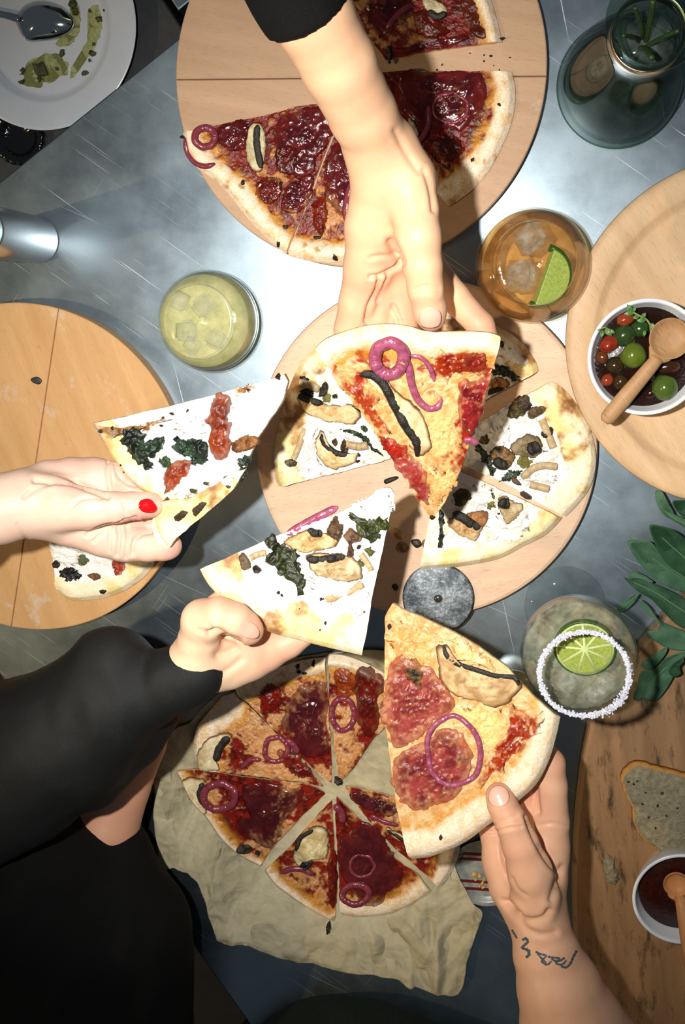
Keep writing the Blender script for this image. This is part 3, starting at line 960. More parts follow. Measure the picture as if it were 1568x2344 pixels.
class Surf:
    """top surface of one slice: heights and colours over photograph positions"""
    def __init__(self, sheet, crust, kind, seed, thick=0.005, crust_w=0.017, cheese=0.5, bulge=0.005, bend=None, toast=0.6, dark=1.0, deep=0.0):
        self.sheet, self.kind, self.seed, self.thick = sheet, kind, seed, thick
        self.crust = resample(catmull(crust, 8, False), 60, False)
        self.s = sheet.mpp(np.mean(crust, 0)); self.cw = crust_w; self.cheese = cheese
        self.bulge, self.bend, self.toast, self.dark = bulge, bend, toast, dark; self.deep = deep
    def base(self, Q):
        return self.bend(Q) if self.bend else np.zeros(len(Q))
    def eval(self, Q):
        Q = np.asarray(Q, float); u = Q*self.s; sd_ = self.seed*3
        d = seg_dist(Q, self.crust)*self.s
        x, y = u[:, 0], u[:, 1]
        n1 = fbm(x*55, y*55, sd_, 4); n2 = fbm(x*170+9, y*170, sd_+1, 4); n3 = fbm(x*420, y*420+3, sd_+2, 3); n4 = fbm(x*34+5, y*34+2, sd_+4, 3)
        w = self.cw*(0.75+0.9*(n1-0.2)*0.8)+0.004*(n2-0.5)
        rim = 1-sm(w-0.003, w+0.002, d)
        h = self.thick+self.bulge*np.exp(-((d-self.cw*0.5)/(self.cw*0.42))**2)*(0.7+0.6*n1)
        h = h*np.sqrt(np.clip(0.12+d/0.006, 0.12, 1))
        if self.kind == 'red':
            cr = mixc(np.tile(linA((238, 220, 192)), (len(Q), 1)), np.tile(linA((226, 186, 124)), (len(Q), 1)), sm(0.46, 0.7, n2)*(0.35+0.6*self.toast))
            cr = mixc(cr, np.tile(linA((150, 92, 44)), (len(Q), 1)), sm(0.62, 0.74, n1*0.5+n2*0.5)*self.toast)
            oil = np.exp(-((d-w-0.001)/0.0045)**2)
            sauce = mixc(np.tile(linA((150, 34, 14)), (len(Q), 1)), np.tile(linA((98, 16, 10)), (len(Q), 1)), sm(0.4, 0.65, n2))
            ch = sm(0.62-0.3*self.cheese, 0.72-0.3*self.cheese, n4*0.6+n2*0.4)
            cheese = mixc(np.tile(linA((230, 194, 140)), (len(Q), 1)), np.tile(linA((218, 160, 96)), (len(Q), 1)), sm(0.42, 0.62, n2*.7+n3*.3))
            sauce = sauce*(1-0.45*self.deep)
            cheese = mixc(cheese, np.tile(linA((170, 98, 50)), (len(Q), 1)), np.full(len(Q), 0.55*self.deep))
            inner = mixc(sauce, cheese, ch*0.92)
            inner = mixc(inner, np.tile(linA((70, 20, 8)), (len(Q), 1)), sm(0.66, 0.74, n3*0.6+n2*0.4)*0.6*np.clip(1.2-self.cheese, 0.1, 1))
            col = mixc(inner, cr, rim)
            col = mixc(col, np.tile(linA((206, 142, 48)), (len(Q), 1)), oil*0.75*sm(0.3, 0.6, n2+0.1))
            h += (1-rim)*(0.0018*(n2-0.5)+0.0012*ch*n3+0.0008*(n3-0.5))
        else:
            cr = mixc(np.tile(linA((248, 234, 200)), (len(Q), 1)), np.tile(linA((240, 218, 150)), (len(Q), 1)), sm(0.42, 0.66, n1))
            cr = mixc(cr, np.tile(linA((186, 126, 64)), (len(Q), 1)), sm(0.50, 0.63, n4*0.65+n2*0.35)*self.toast)
            cr = mixc(cr, np.tile(linA((120, 70, 34)), (len(Q), 1)), sm(0.60, 0.70, n4*0.6+n2*0.4)*self.toast*0.8)
            inner = np.tile(linA((240, 238, 234)), (len(Q), 1))
            inner = mixc(inner, np.tile(linA((232, 214, 150)), (len(Q), 1)), sm(0.52, 0.66, n4*0.5+n2*0.5)*0.8*(1-self.cheese*0.5))
            inner = mixc(inner, np.tile(linA((150, 140, 60)), (len(Q), 1)), sm(0.70, 0.78, n2*0.6+n3*0.4)*0.7)
            col = mixc(inner, cr, rim)
            h += (1-rim)*(0.0030*self.cheese*sm(0.42, 0.6, n4*0.5+n2*0.5)+0.0010*(n3-0.5)+0.0016*(n2-0.5))
        h += 0.0006*(n2-0.5)*rim
        return np.maximum(h, 0.0008), col*self.dark
    def pos(self, Q, extra=0.0):
        h, _ = self.eval(Q)
        return self.sheet.at(Q, h+self.base(Q)+extra)
    def scale(self): return self.s

def star(surf, out, rings, top, floor=0.0, center=None):
    """fan mesh over a px outline; top(Q, s) -> world positions, col"""
    c = out.mean(0) if center is None else np.asarray(center, float); N = len(out)
    ss = [0.0]+list(rings)
    Q = [c[None, :]]; S = [np.zeros(1)]
    for s in ss[1:]:
        Q.append(c+(out-c)*s); S.append(np.full(N, s))
    Q = np.concatenate(Q); S = np.concatenate(S)
    return Q, S, N, len(ss)-1
def star_faces(N, R, skirt):
    F = [[0, 1+i, 1+(i+1) % N] for i in range(N)]
    for k in range(R-1):
        a, b = 1+k*N, 1+(k+1)*N
        for i in range(N):
            j = (i+1) % N
            F.append([a+i, b+i, b+j, a+j])
    if skirt:
        a, b = 1+(R-1)*N, 1+R*N
        for i in range(N):
            j = (i+1) % N
            F.append([a+i, b+i, b+j, a+j])
        F.append([b+N-1-i for i in range(N)][::-1][::-1])
    # image y points down, so flip the winding to face up
    return [f[::-1] for f in F]

def slice_base(parent, sf, crust, cuts, mat, N=340, R=64, jag=2.0, name='crust'):
    c1 = catmull(crust, 10, False); c2 = np.array(cuts, float)
    c2 = resample(np.vstack([crust[-1], c2, crust[0]]), 160, False)[1:-1]
    t = np.arange(len(c2))
    c2 = c2+jag*np.stack([fbm(t*0.22+sf.seed, t*0+1.5, sf.seed, 3)-0.5, fbm(t*0.22+7, t*0+sf.seed, sf.seed+1, 3)-0.5], 1)*2
    out = resample(np.vstack([c1, c2]), N)
    rings = np.r_[np.linspace(0.03, 0.94, R-6), 0.96, 0.975, 0.985, 0.993, 0.998, 1.0]
    Q, S, N, R_ = star(sf, out, rings, None)
    h, col = sf.eval(Q)
    V = sf.sheet.at(Q, h+sf.base(Q))
    low = sf.sheet.at(out, sf.base(out)+0.0)
    cl = np.tile(linA((236, 210, 160))*sf.dark, (N, 1))
    V = np.vstack([V, low]); col = np.vstack([col, cl])
    o = mk(name, V, star_faces(N, R_, True), mat, parent, col=col)
    return o, out

def blob(parent, sf, pts, thick, mat, col, name, col2=None, seed=0, lift=0.0, ruffle=0.0, dome=2.5, N=56, R=9, rim=None, per=8, label=None, smooth=True, jag=1.0, melt=0.0):
    out = resample(catmull(pts, per), N)
    ext = float(np.sqrt(np.prod(np.ptp(out, axis=0))))
    ia = np.arange(N)*(2*math.pi/N)
    ja = np.stack([fbm(3*np.cos(ia)+seed, 3*np.sin(ia)+9, seed+5, 3)-.5, fbm(3*np.cos(ia)+seed+20, 3*np.sin(ia)+4, seed+6, 3)-.5], 1)
    jb = np.stack([fbm(11*np.cos(ia)+seed, 11*np.sin(ia)+9, seed+7, 2)-.5, fbm(11*np.cos(ia)+seed+20, 11*np.sin(ia)+4, seed+8, 2)-.5], 1)
    dj = jag*(ja*ext*0.16+jb*min(ext*0.12, 7))
    rings = np.r_[np.linspace(.04, .95, R*2), .98, 1.0]
    Q, S, N, R_ = star(sf, out, rings, None)
    Q = Q+np.vstack([np.zeros((1, 2)), np.tile(dj, (R_, 1))])*(S**4)[:, None]
    out = out+dj
    u = Q*sf.s
    n = fbm(u[:, 0]*240+seed, u[:, 1]*240, seed, 3); n2 = fbm(u[:, 0]*90+seed, u[:, 1]*90, seed+3, 3)
    prof = np.sqrt(np.clip(1-S**dome, 0, 1))
    h = lift+thick*prof*(0.75+0.5*n)+ruffle*(n2-0.45)*(0.3+0.7*prof)
    V = sf.pos(Q, np.maximum(h, 0.0002))
    C = np.tile(linA(col), (len(Q), 1))
    if col2 is not None: C = mixc(C, np.tile(linA(col2), (len(Q), 1)), sm(0.35, 0.65, n2*0.6+n*0.4))
    if rim is not None: C = mixc(C, np.tile(linA(rim), (len(Q), 1)), sm(0.86, 0.99, S))
    if melt:
        base_c = sf.eval(Q)[1]
        n5 = fbm(u[:, 0]*330+seed, u[:, 1]*330+3, seed+9, 3)
        C = mixc(C, base_c, np.clip(sm(0.62, 1.0, S+0.5*(n5-.5))*melt+sm(.60, .72, n5)*melt*.6, 0, 1))
    C = C*sf.dark
    low = sf.pos(out, -0.0008); C = np.vstack([C, C[-N:]])
    return mk(name, np.vstack([V, low]), star_faces(N, R_, True), mat, parent, col=C, label=label, smooth=smooth)

def strip(parent, sf, pts, w, mat, name, flat=0.6, lift=0.0, closed=False, taper=True, n=8, wob=0.0, per=8):
    """rounded strip lying on a slice along px points; w = half width px"""
    p = catmull(pts, per, closed)
    if closed: p = np.vstack([p, p[:1]])
    if wob:
        t = np.arange(len(p)); p = p+wob*np.stack([fbm(t*0.3, t*0+2.2, 11, 2)-0.5, fbm(t*0.3+9, t*0+4.2, 12, 2)-0.5], 1)*(0 if closed else 1)
    r = w*sf.s*np.ones(len(p))
    if taper and not closed:
        m = len(p); k = np.minimum(np.arange(m), np.arange(m)[::-1])/(m*0.14+1e-6); r = r*np.clip(0.35+0.65*k, 0.35, 1)
    V3 = sf.pos(p, r*flat*0.55+lift)
    V, F = tube(V3, r, n, not closed, flat, up=sf.sheet.n)
    return mk(name, V, F, mat, parent)

def ring_pts(cx, cy, rx, ry, rot=0.0, n=14, wob=0.06, seed=0):
    r_ = random.Random(seed); out = []
    for i in range(n):
        a = 2*math.pi*i/n; k = 1+wob*(r_.random()-0.5)*2
        x, y = rx*k*math.cos(a), ry*k*math.sin(a); c, s = math.cos(rot), math.sin(rot)
        out.append((cx+x*c-y*s, cy+x*s+y*c))
    return out
def crop(ox, oy, s):
    return lambda pts: [(ox+x/s, oy+y/s) for x, y in pts]

class Slice:
    def __init__(self, label, sheet, crust, cuts, kind, seed, group=None, **kw):
        self.sf = Surf(sheet, crust, kind, seed, **kw)
        c = np.mean(np.vstack([crust, cuts]), 0)
        p = sheet.at([c])[0]
        self.t = thing('pizza_slice', label, 'pizza slice', p, group)
        self.seed = seed
        self.base, self.out = slice_base(self.t, self.sf, crust, cuts, M['pz_red' if kind == 'red' else 'pz_white'])
    def nx(self):
        self.seed += 1; return self.seed
    def onion(self, cx, cy, rx, ry, w, rot=0.0, mat='onion', lift=0.0006):
        strip(self.t, self.sf, ring_pts(cx, cy, rx, ry, rot, seed=self.nx()), w, M[mat], 'onion_ring', 0.75, lift, True); return self
    def onion_strip(self, pts, w, mat='onion', lift=0.0006):
        strip(self.t, self.sf, pts, w, M[mat], 'onion_strip', 0.7, lift); return self
    def ham(self, pts, c=(92, 28, 30), c2=(64, 16, 22), thick=0.0022, ruffle=0.003, lift=0.0):
        blob(self.t, self.sf, pts, thick, M['ham'], c, 'ham_slice', c2, self.nx(), ruffle=ruffle*.6, melt=.35, dome=7, N=84, R=14, lift=lift); return self
    def salami(self, pts, c=(158, 70, 62), c2=(124, 42, 40), thick=0.002, ruffle=0.0022):
        blob(self.t, self.sf, pts, thick, M['salami'], c, 'salami_slice', c2, self.nx(), ruffle=ruffle, dome=8, N=96, R=18, rim=(150, 40, 36), melt=.3); return self
    def tomato(self, pts, c=(176, 46, 18), c2=(130, 26, 12), thick=0.004):
        c = tuple(x*.78 for x in c); c2 = tuple(x*.74 for x in c2)
        blob(self.t, self.sf, pts, thick, M['tomato'], c, 'tomato_strip', c2, self.nx(), ruffle=0.003, dome=3, melt=.12, jag=1.2); return self
    def sauce(self, pts, c=(186, 52, 18), c2=(150, 30, 12)):
        c = tuple(x*.80 for x in c); c2 = tuple(x*.78 for x in c2)
        blob(self.t, self.sf, pts, 0.0012, M['tomato'], c, 'sauce_patch', c2, self.nx(), ruffle=0.002, dome=2, melt=.95, jag=2.4, N=90, R=16); return self
    def cheese(self, pts, c=(232, 190, 126), c2=(214, 152, 88), thick=0.0015):
        blob(self.t, self.sf, pts, thick, M['pz_red'], c, 'cheese_patch', c2, self.nx(), ruffle=0.002, dome=2, melt=.8, jag=2.4, N=90, R=16); return self
    def ricotta(self, pts, thick=0.003):
        blob(self.t, self.sf, pts, thick, M['pz_white'], (246, 244, 240), 'ricotta_patch', (236, 230, 220), self.nx(), ruffle=0.003, dome=2, melt=.5, jag=2.2, N=80, R=14); return self
    def leaf(self, pts, c=(34, 58, 30), c2=(18, 30, 16), thick=0.0016, ruffle=0.0026):
        blob(self.t, self.sf, pts, thick, M['leaf'], c, 'baked_leaf', c2, self.nx(), ruffle=ruffle, jag=1.8, dome=5, N=72, R=12, per=6); return self
    def pesto(self, cx, cy, r, c=(86, 88, 28), c2=(48, 46, 14)):
        blob(self.t, self.sf, ring_pts(cx, cy, r, r*0.85, 0.5, 11, 0.35, self.nx()), 0.0022, M['pesto'], c, 'pesto_dab', c2, self.nx(), ruffle=0.003, dome=2); return self
    def pesto_patch(self, pts, c=(96, 96, 32), c2=(58, 44, 18)):
        blob(self.t, self.sf, pts, 0.0024, M['pesto'], c, 'pesto_dab', c2, self.nx(), ruffle=0.004, dome=3); return self
    def bit(self, cx, cy, r):
        blob(self.t, self.sf, ring_pts(cx, cy, r, r*0.7, self.nx()*0.7, 8, 0.3, self.seed), 0.0018, M['char'], (30, 22, 16), 'charred_bit', None, self.nx(), dome=2, N=20, R=4); return self
    def mush(self, pts, gill=None, gw=7, c=(214, 188, 146), c2=(176, 138, 92), rim=(96, 66, 40), thick=0.0035, lift=0.0):
        if sum(c) > 420:
            c = tuple(x*.65+y*.35 for x, y in zip(c, (236, 222, 190))); c2 = tuple(x*.7+y*.3 for x, y in zip(c2, (226, 204, 160)))
        m = blob(self.t, self.sf, pts, thick, M['flesh'], c, 'mushroom_slice', c2, self.nx(), jag=.7, dome=6, N=72, R=12, rim=rim, lift=lift)
        if gill is not None:
            strip(m, self.sf, gill, gw, M['gill'], 'gill', 0.5, thick*0.72+lift, n=8)
        return self
    def stem(self, pts, w, c='stem'):
        strip(self.t, self.sf, pts, w, M['stem'], 'mushroom_stem', 0.7, 0.0, taper=False); return self
M['stem'] = simple('mushroom_stem', (206, 182, 142), (176, 146, 104), 300, 0.5, 0.4, 0.3, 500)

# --- slice held by the far hand
c = crop(680, 520, 3.2667)
S = Slice('red onion and black-gilled mushroom slice held up by its crust over the white pizza', Sheet((725, 795, .199), (1145, 768, .199), (985, 1170, .145)),
          [(723, 795), (745, 775), (790, 757), (840, 744), (890, 740), (935, 745), (975, 756), (1020, 757), (1080, 757), (1120, 760), (1146, 768)],
          [(1138, 800), (1122, 850), (1104, 905), (1090, 960), (1070, 1020), (1050, 1075), (1020, 1140), (992, 1177), (980, 1168), (940, 1110), (890, 1030), (830, 940), (775, 855)],
          'red', 3, thick=.006, crust_w=.017, cheese=.85, bulge=.004, toast=.25)
S.cheese([(950, 900), (1000, 890), (1050, 950), (1055, 1020), (1020, 1090), (990, 1060), (975, 1000), (960, 950)])
S.cheese([(1000, 1070), (1040, 1060), (1040, 1090), (1015, 1130), (995, 1150), (985, 1110)])
S.sauce([(985, 800), (1040, 795), (1100, 800), (1125, 815), (1118, 850), (1060, 850), (1010, 860), (975, 835)], (190, 58, 20), (160, 36, 12))
S.sauce([(775, 845), (810, 860), (850, 905), (885, 955), (900, 990), (870, 985), (835, 940), (800, 890)], (200, 78, 36), (186, 50, 22))
S.tomato([(868, 985), (895, 998), (928, 1012), (932, 1034), (905, 1044), (884, 1022)], (206, 44, 30), (176, 26, 18), .003)
S.tomato([(1062, 808), (1085, 797), (1110, 805), (1112, 830), (1085, 842), (1062, 832)], (170, 48, 30), (140, 30, 20), .004)
S.ham([(903, 1042), (930, 1032), (958, 1048), (976, 1078), (986, 1120), (980, 1145), (960, 1128), (938, 1100), (918, 1070)], (158, 70, 66), (146, 40, 34), .003, .003)
S.ham([(1056, 856), (1085, 862), (1122, 848), (1112, 900), (1096, 955), (1084, 990), (1066, 985), (1052, 940), (1050, 890)], (140, 34, 34), (104, 20, 26), .005, .003)
S.mush([(826, 842), (848, 836), (880, 852), (915, 888), (948, 915), (978, 960), (988, 1000), (984, 1022), (962, 1036), (945, 1010), (925, 962), (895, 902), (858, 866)], [(826, 848), (852, 846), (880, 868), (905, 915), (932, 965), (954, 998), (956, 1032)], 11, c=(226, 196, 148), c2=(204, 160, 104), thick=.005)
S.onion(893, 808, 33, 38, 15, 0.3, lift=.001)
S.onion_strip([(930, 800), (938, 835), (944, 872), (958, 905), (980, 924), (1000, 922), (1012, 905)], 9, lift=.001)
S.onion_strip([(936, 806), (965, 810), (985, 835), (995, 865)], 6, lift=.0005)
S.onion_strip([(1062, 1000), (1078, 998), (1094, 1006)], 8)
S.bit(990, 1175, 7)

# --- slice held by the left hand
c = crop(0, 820, 2.24)
S = Slice('ricotta slice with dried tomato strips and dark greens in the red-nailed hand', Sheet((215, 970, .168), (660, 862, .185), (380, 1240, .168)),
          [(214, 968), (232, 1000), (254, 1036), (280, 1072), (308, 1106), (338, 1128), (362, 1136)],
          [(376, 1140), (384, 1142), (392, 1130), (420, 1170), (470, 1150), (520, 1120), (555, 1092), (572, 1050), (596, 1000), (625, 955), (652, 915), (663, 872), (655, 855), (615, 868), (520, 895), (420, 922), (300, 950)],
          'white', 8, thick=.006, crust_w=.020, cheese=1.0, bulge=.004, toast=.3)
S.tomato(c([(1100, 200), (1180, 180), (1195, 260), (1188, 380), (1200, 470), (1160, 512), (1105, 490), (1080, 430), (1095, 340), (1062, 315), (1090, 290)]), (184, 74, 28), (136, 46, 16), .006)
S.tomato(c([(872, 562), (930, 522), (995, 515), (985, 580), (930, 640), (880, 682), (862, 640)]), (190, 76, 26), (160, 54, 18), .004)
S.leaf(c([(645, 375), (690, 338), (740, 370), (768, 420), (850, 398), (830, 460), (795, 510), (800, 580), (770, 560), (720, 500), (670, 440)]), (30, 52, 34), (14, 20, 16))
S.leaf(c([(915, 385), (950, 412), (1020, 395), (1080, 450), (1072, 520), (1035, 545), (985, 500), (905, 470), (920, 430)]), (32, 60, 40), (14, 22, 18))
S.leaf(c([(832, 512), (880, 495), (905, 535), (862, 558)]), (60, 84, 50), (34, 52, 32), ruffle=.002)
S.mush(c([(1200, 430), (1260, 395), (1330, 390), (1350, 425), (1290, 460), (1215, 475)]), None, c=(150, 98, 50), c2=(90, 52, 26))
S.leaf(c([(1235, 510), (1285, 488), (1312, 505), (1270, 545), (1240, 540)]), (32, 50, 40), (16, 22, 20), ruffle=.002)
S.leaf(c([(1245, 560), (1270, 548), (1275, 590), (1250, 630)]), (40, 60, 44), (24, 32, 26), ruffle=.002)
for x, y, r in ((540, 365, 12), (600, 352, 10), (850, 300, 8), (900, 280, 9), (980, 262, 7), (1285, 155, 12), (1440, 90, 16), (1270, 200, 6), (1285, 300, 5), (640, 540, 6), (645, 580, 4), (1180, 200, 8), (840, 340, 9)):
    S.bit(*c([(x, y)])[0], r*0.5)
S.cheese(c([(500, 350), (640, 345), (780, 318), (900, 290), (880, 330), (760, 380), (640, 390), (540, 385)]), (150, 108, 56), (112, 70, 34), .001)
S.cheese(c([(1230, 150), (1320, 130), (1330, 160), (1270, 185)]), (160, 110, 60), (120, 76, 40), .001)
S.ricotta(c([(1000, 300), (1060, 280), (1080, 380), (1040, 400), (960, 380), (900, 340)]))
S.ricotta(c([(1210, 200), (1340, 150), (1420, 160), (1380, 280), (1300, 340), (1220, 380)]), .004)
S.ricotta(c([(1010, 560), (1140, 530), (1220, 480), (1240, 560), (1140, 640), (1000, 690), (920, 700)]))
# the folded-over lower corner of that slice
fold = Surf(Sheet((370, 1150, .176), (560, 1090, .186), (385, 1245, .172)), [(356, 1180), (366, 1220), (384, 1246)], 'white', 15, thick=.007, crust_w=.075, bulge=.003, toast=.8)
slice_base(S.t, fold, [(372, 1145), (360, 1165), (354, 1190), (360, 1222), (376, 1244), (396, 1246)], [(412, 1226), (440, 1200), (490, 1160), (540, 1116), (566, 1070), (540, 1078), (490, 1110), (440, 1136), (400, 1142)], M['pz_white'], N=200, R=40, name='folded_crust')
for p in ([(410, 1175), (428, 1160), (440, 1166), (424, 1182), (412, 1184)], [(452, 1158), (470, 1142), (482, 1144), (468, 1164), (456, 1172)]):
    blob(S.t, fold, p, .0012, M['pesto'], (74, 50, 20), 'toasted_spot', (48, 34, 16), 5)
for p in (((452, 1116), 8), ((530, 1108), 6), ((480, 1100), 6)):
    blob(S.t, fold, ring_pts(*p[0], p[1], p[1]*0.7, 0.4, 8, .3, 3), .0016, M['pesto'], (70, 74, 30), 'pesto_dab', (50, 52, 22), 6, N=24, R=4)

# --- slice held by the hand in black
c = crop(380, 1080, 2.529)
S = Slice('white slice with big basil leaf and mushrooms held by the black-sleeved hand', Sheet((460, 1300, .192), (895, 1118, .178), (830, 1495, .192)),
          [(459, 1302), (474, 1330), (492, 1352), (530, 1388), (575, 1425), (620, 1446), (680, 1462), (740, 1478), (800, 1492), (829, 1499)],
          [(838, 1460), (848, 1390), (862, 1320), (880, 1240), (895, 1170), (905, 1132), (893, 1114), (880, 1113), (840, 1140), (760, 1180), (640, 1222), (560, 1258)],
          'white', 16, thick=.006, crust_w=.030, cheese=1.0, bulge=.004, toast=.7)
S.leaf(c([(600, 382), (640, 372), (668, 420), (740, 410), (772, 450), (765, 520), (800, 585), (815, 692), (760, 662), (700, 622), (650, 560), (598, 520), (612, 440)]), (46, 56, 22), (30, 30, 14))
S.leaf(c([(1080, 232), (1150, 262), (1270, 255), (1302, 290), (1262, 340), (1205, 400), (1150, 390), (1112, 340), (1095, 290)]), (66, 74, 32), (44, 50, 20), ruffle=.002)
S.mush(c([(680, 402), (740, 362), (820, 332), (920, 342), (1000, 382), (990, 420), (920, 450), (800, 462), (720, 430)]), c([(828, 330), (870, 348), (912, 348)]), 9, c=(206, 172, 112), c2=(166, 124, 66))
S.mush(c([(820, 490), (860, 462), (1040, 470), (1120, 520), (1142, 600), (1080, 626), (960, 612), (880, 592), (830, 540)]), c([(826, 486), (880, 500), (960, 492), (1040, 482)]), 9, c=(206, 180, 136), c2=(160, 128, 84))
S.mush(c([(435, 482), (460, 460), (495, 500), (502, 548), (462, 562), (440, 530)]), None, c=(110, 92, 66), c2=(80, 64, 44))
S.stem(c([(500, 490), (545, 468), (590, 460)]), 7)
S.mush(c([(510, 545), (535, 530), (562, 560), (540, 582), (515, 572)]), None, c=(60, 46, 36), c2=(30, 24, 20))
S.mush(c([(940, 325), (990, 245), (1010, 290), (1035, 310), (1005, 392), (955, 372)]), None, c=(90, 62, 36), c2=(50, 32, 18))
S.mush(c([(1030, 362), (1080, 322), (1140, 382), (1082, 410), (1090, 480), (1052, 490), (1058, 410)]), None, c=(120, 86, 56), c2=(66, 42, 26))
S.pesto(*c([(920, 655)])[0], 13).pesto(*c([(1180, 455)])[0], 11).pesto(*c([(1130, 525)])[0], 9)
S.stem(c([(935, 728), (1000, 708), (1080, 680), (1140, 640)]), 9)
S.stem(c([(1130, 470), (1160, 510), (1190, 560)]), 7)
for x, y, r in ((908, 725, 16), (930, 862, 9), (660, 690, 10), (680, 705, 8), (1120, 430, 16), (1150, 800, 6), (900, 900, 6), (780, 782, 5)):
    S.bit(*c([(x, y)])[0], r*0.45)
S.ricotta(c([(820, 600), (900, 620), (1100, 640), (1180, 700), (1160, 800), (1060, 780), (960, 740), (860, 700)]))
S.ricotta(c([(1080, 200), (1180, 140), (1260, 110), (1300, 160), (1290, 230), (1180, 240)]), .002)
strip(S.t, S.sf, c([(700, 360), (860, 270), (1000, 200)]), 9, M['onion'], 'onion_strip', 0.5, -.002)

# --- slice held by the tattooed hand
c = crop(820, 1380, 3.0154)
S = Slice('salami and mushroom slice with a thin onion ring in the tattooed hand', Sheet((900, 1385, .172), (945, 1962, .188), (1282, 1640, .188)),
          [(944, 1963), (985, 1958), (1030, 1942), (1070, 1922), (1110, 1892), (1150, 1862), (1190, 1828), (1228, 1792), (1256, 1740), (1274, 1680), (1283, 1638)],
          [(1262, 1622), (1215, 1582), (1160, 1522), (1100, 1478), (1040, 1444), (970, 1412), (920, 1390), (900, 1378), (884, 1410), (884, 1470), (882, 1560), (886, 1660), (900, 1760), (912, 1850), (928, 1910)],
          'red', 24, thick=.006, crust_w=.026, cheese=1.5, bulge=.006, toast=.1)
S.cheese(c([(560, 640), (700, 720), (860, 700), (1010, 740), (1050, 830), (1000, 980), (900, 1000), (820, 880), (700, 800)]), (238, 204, 130), (226, 184, 108))
S.cheese(c([(240, 100), (400, 150), (560, 240), (540, 440), (400, 380), (260, 340), (230, 240)]), (226, 176, 110), (210, 146, 80))
S.sauce(c([(1060, 690), (1140, 690), (1270, 770), (1250, 870), (1180, 920), (1130, 1050), (1050, 1090), (900, 1230), (830, 1220), (900, 1050), (1020, 920), (1060, 850)]), (204, 66, 22), (176, 44, 16))
S.salami(c([(290, 370), (370, 380), (450, 420), (540, 460), (600, 560), (650, 620), (685, 700), (640, 745), (560, 790), (500, 850), (430, 920), (310, 975), (215, 900), (190, 780), (178, 620), (215, 470)]))
S.salami(c([(290, 990), (420, 945), (500, 900), (560, 850), (680, 860), (760, 960), (790, 1100), (740, 1230), (640, 1330), (500, 1390), (370, 1425), (300, 1390), (265, 1290), (250, 1130)]), (150, 60, 56), (112, 34, 38))
S.mush(c([(545, 310), (600, 262), (625, 330), (700, 395), (830, 436), (960, 478), (1075, 490), (1145, 570), (1100, 620), (1000, 700), (850, 682), (700, 632), (600, 540), (550, 430)]), c([(598, 268), (622, 345), (700, 402), (830, 442), (960, 482), (1080, 492), (1110, 545)]), 6, c=(204, 164, 104), c2=(150, 106, 60), thick=.005)
S.cheese(c([(640, 250), (700, 225), (800, 290), (940, 440), (830, 420), (700, 380), (650, 320)]), (244, 216, 160), (232, 190, 116), .004)
S.pesto_patch(c([(320, 430), (350, 370), (430, 380), (470, 440), (470, 540), (440, 600), (390, 540), (330, 500)]), (150, 96, 30), (40, 30, 16))
S.onion(*c([(665, 1000)])[0], 60, 77, 6.5, -0.15, lift=.0012)
S.bit(*c([(225, 150)])[0], 6).bit(*c([(285, 270)])[0], 5).bit(*c([(580, 1580)])[0], 6)
S.tomato(c([(560, 1290), (585, 1280), (590, 1320), (570, 1335)]), (190, 110, 30), (150, 80, 20), .002)

# --- ham pizza on the far board
FB = level(BT)
c = crop(0, 0, 2.0103); RG = 'slices of the ham pizza on the far board'
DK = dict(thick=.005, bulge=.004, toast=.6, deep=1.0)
S = Slice('ham slice with a lone mushroom piece and onion hook at its left corner', FB,
          [(420, 305), (426, 340), (448, 380), (490, 412), (520, 440), (560, 490), (605, 540), (655, 583)],
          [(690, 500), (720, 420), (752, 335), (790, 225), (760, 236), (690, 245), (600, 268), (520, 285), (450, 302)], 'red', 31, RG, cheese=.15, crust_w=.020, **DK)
S.ham([(505, 296), (550, 280), (572, 290), (566, 338), (530, 346), (505, 330)])
S.ham([(628, 320), (640, 275), (690, 250), (750, 244), (764, 290), (742, 345), (716, 400), (690, 410), (660, 380), (640, 360)])
S.ham([(648, 452), (672, 410), (712, 400), (722, 420), (700, 478), (668, 488), (646, 475)])
S.ham([(590, 420), (625, 405), (648, 420), (640, 460), (612, 470), (592, 448)], (104, 30, 20), (76, 18, 14))
S.tomato([(640, 330), (672, 330), (690, 360), (672, 398), (640, 392), (632, 360)], (110, 26, 14), (80, 16, 10), .003)
S.mush([(570, 302), (582, 282), (602, 286), (612, 312), (612, 350), (600, 396), (578, 388), (565, 350)], [(594, 290), (592, 330), (602, 388)], 8, c=(196, 184, 142), c2=(150, 138, 96))
S.onion(474, 318, 22, 22, 8, mat='onion_dark')
S.onion_strip([(428, 318), (432, 350), (450, 374), (476, 384), (498, 378)], 6, 'onion_dark')
S.pesto(640, 425, 10, (90, 70, 30), (50, 30, 14))
for x, y in ((655, 520), (640, 560), (420, 315), (560, 420)): S.bit(x, y, 7)
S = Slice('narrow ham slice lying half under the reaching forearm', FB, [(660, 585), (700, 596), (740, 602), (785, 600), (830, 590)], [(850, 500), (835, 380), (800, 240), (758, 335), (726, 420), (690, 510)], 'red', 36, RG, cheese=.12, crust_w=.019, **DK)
S.ham([(760, 340), (800, 300), (830, 380), (836, 460), (800, 500), (765, 480), (742, 430), (744, 380)])
S.tomato([(720, 470), (742, 452), (752, 490), (740, 540), (722, 520)], (150, 40, 16), (110, 22, 10), .004)
S.onion_strip([(818, 405), (800, 450), (795, 510)], 10, 'onion_dark')
S.leaf([(750, 400), (775, 395), (780, 415), (755, 420)], (44, 60, 34), (24, 32, 18), ruffle=.002)
for x, y in ((728, 545), (770, 590), (735, 470)): S.bit(x, y, 8)
c = crop(780, 0, 1.9898)
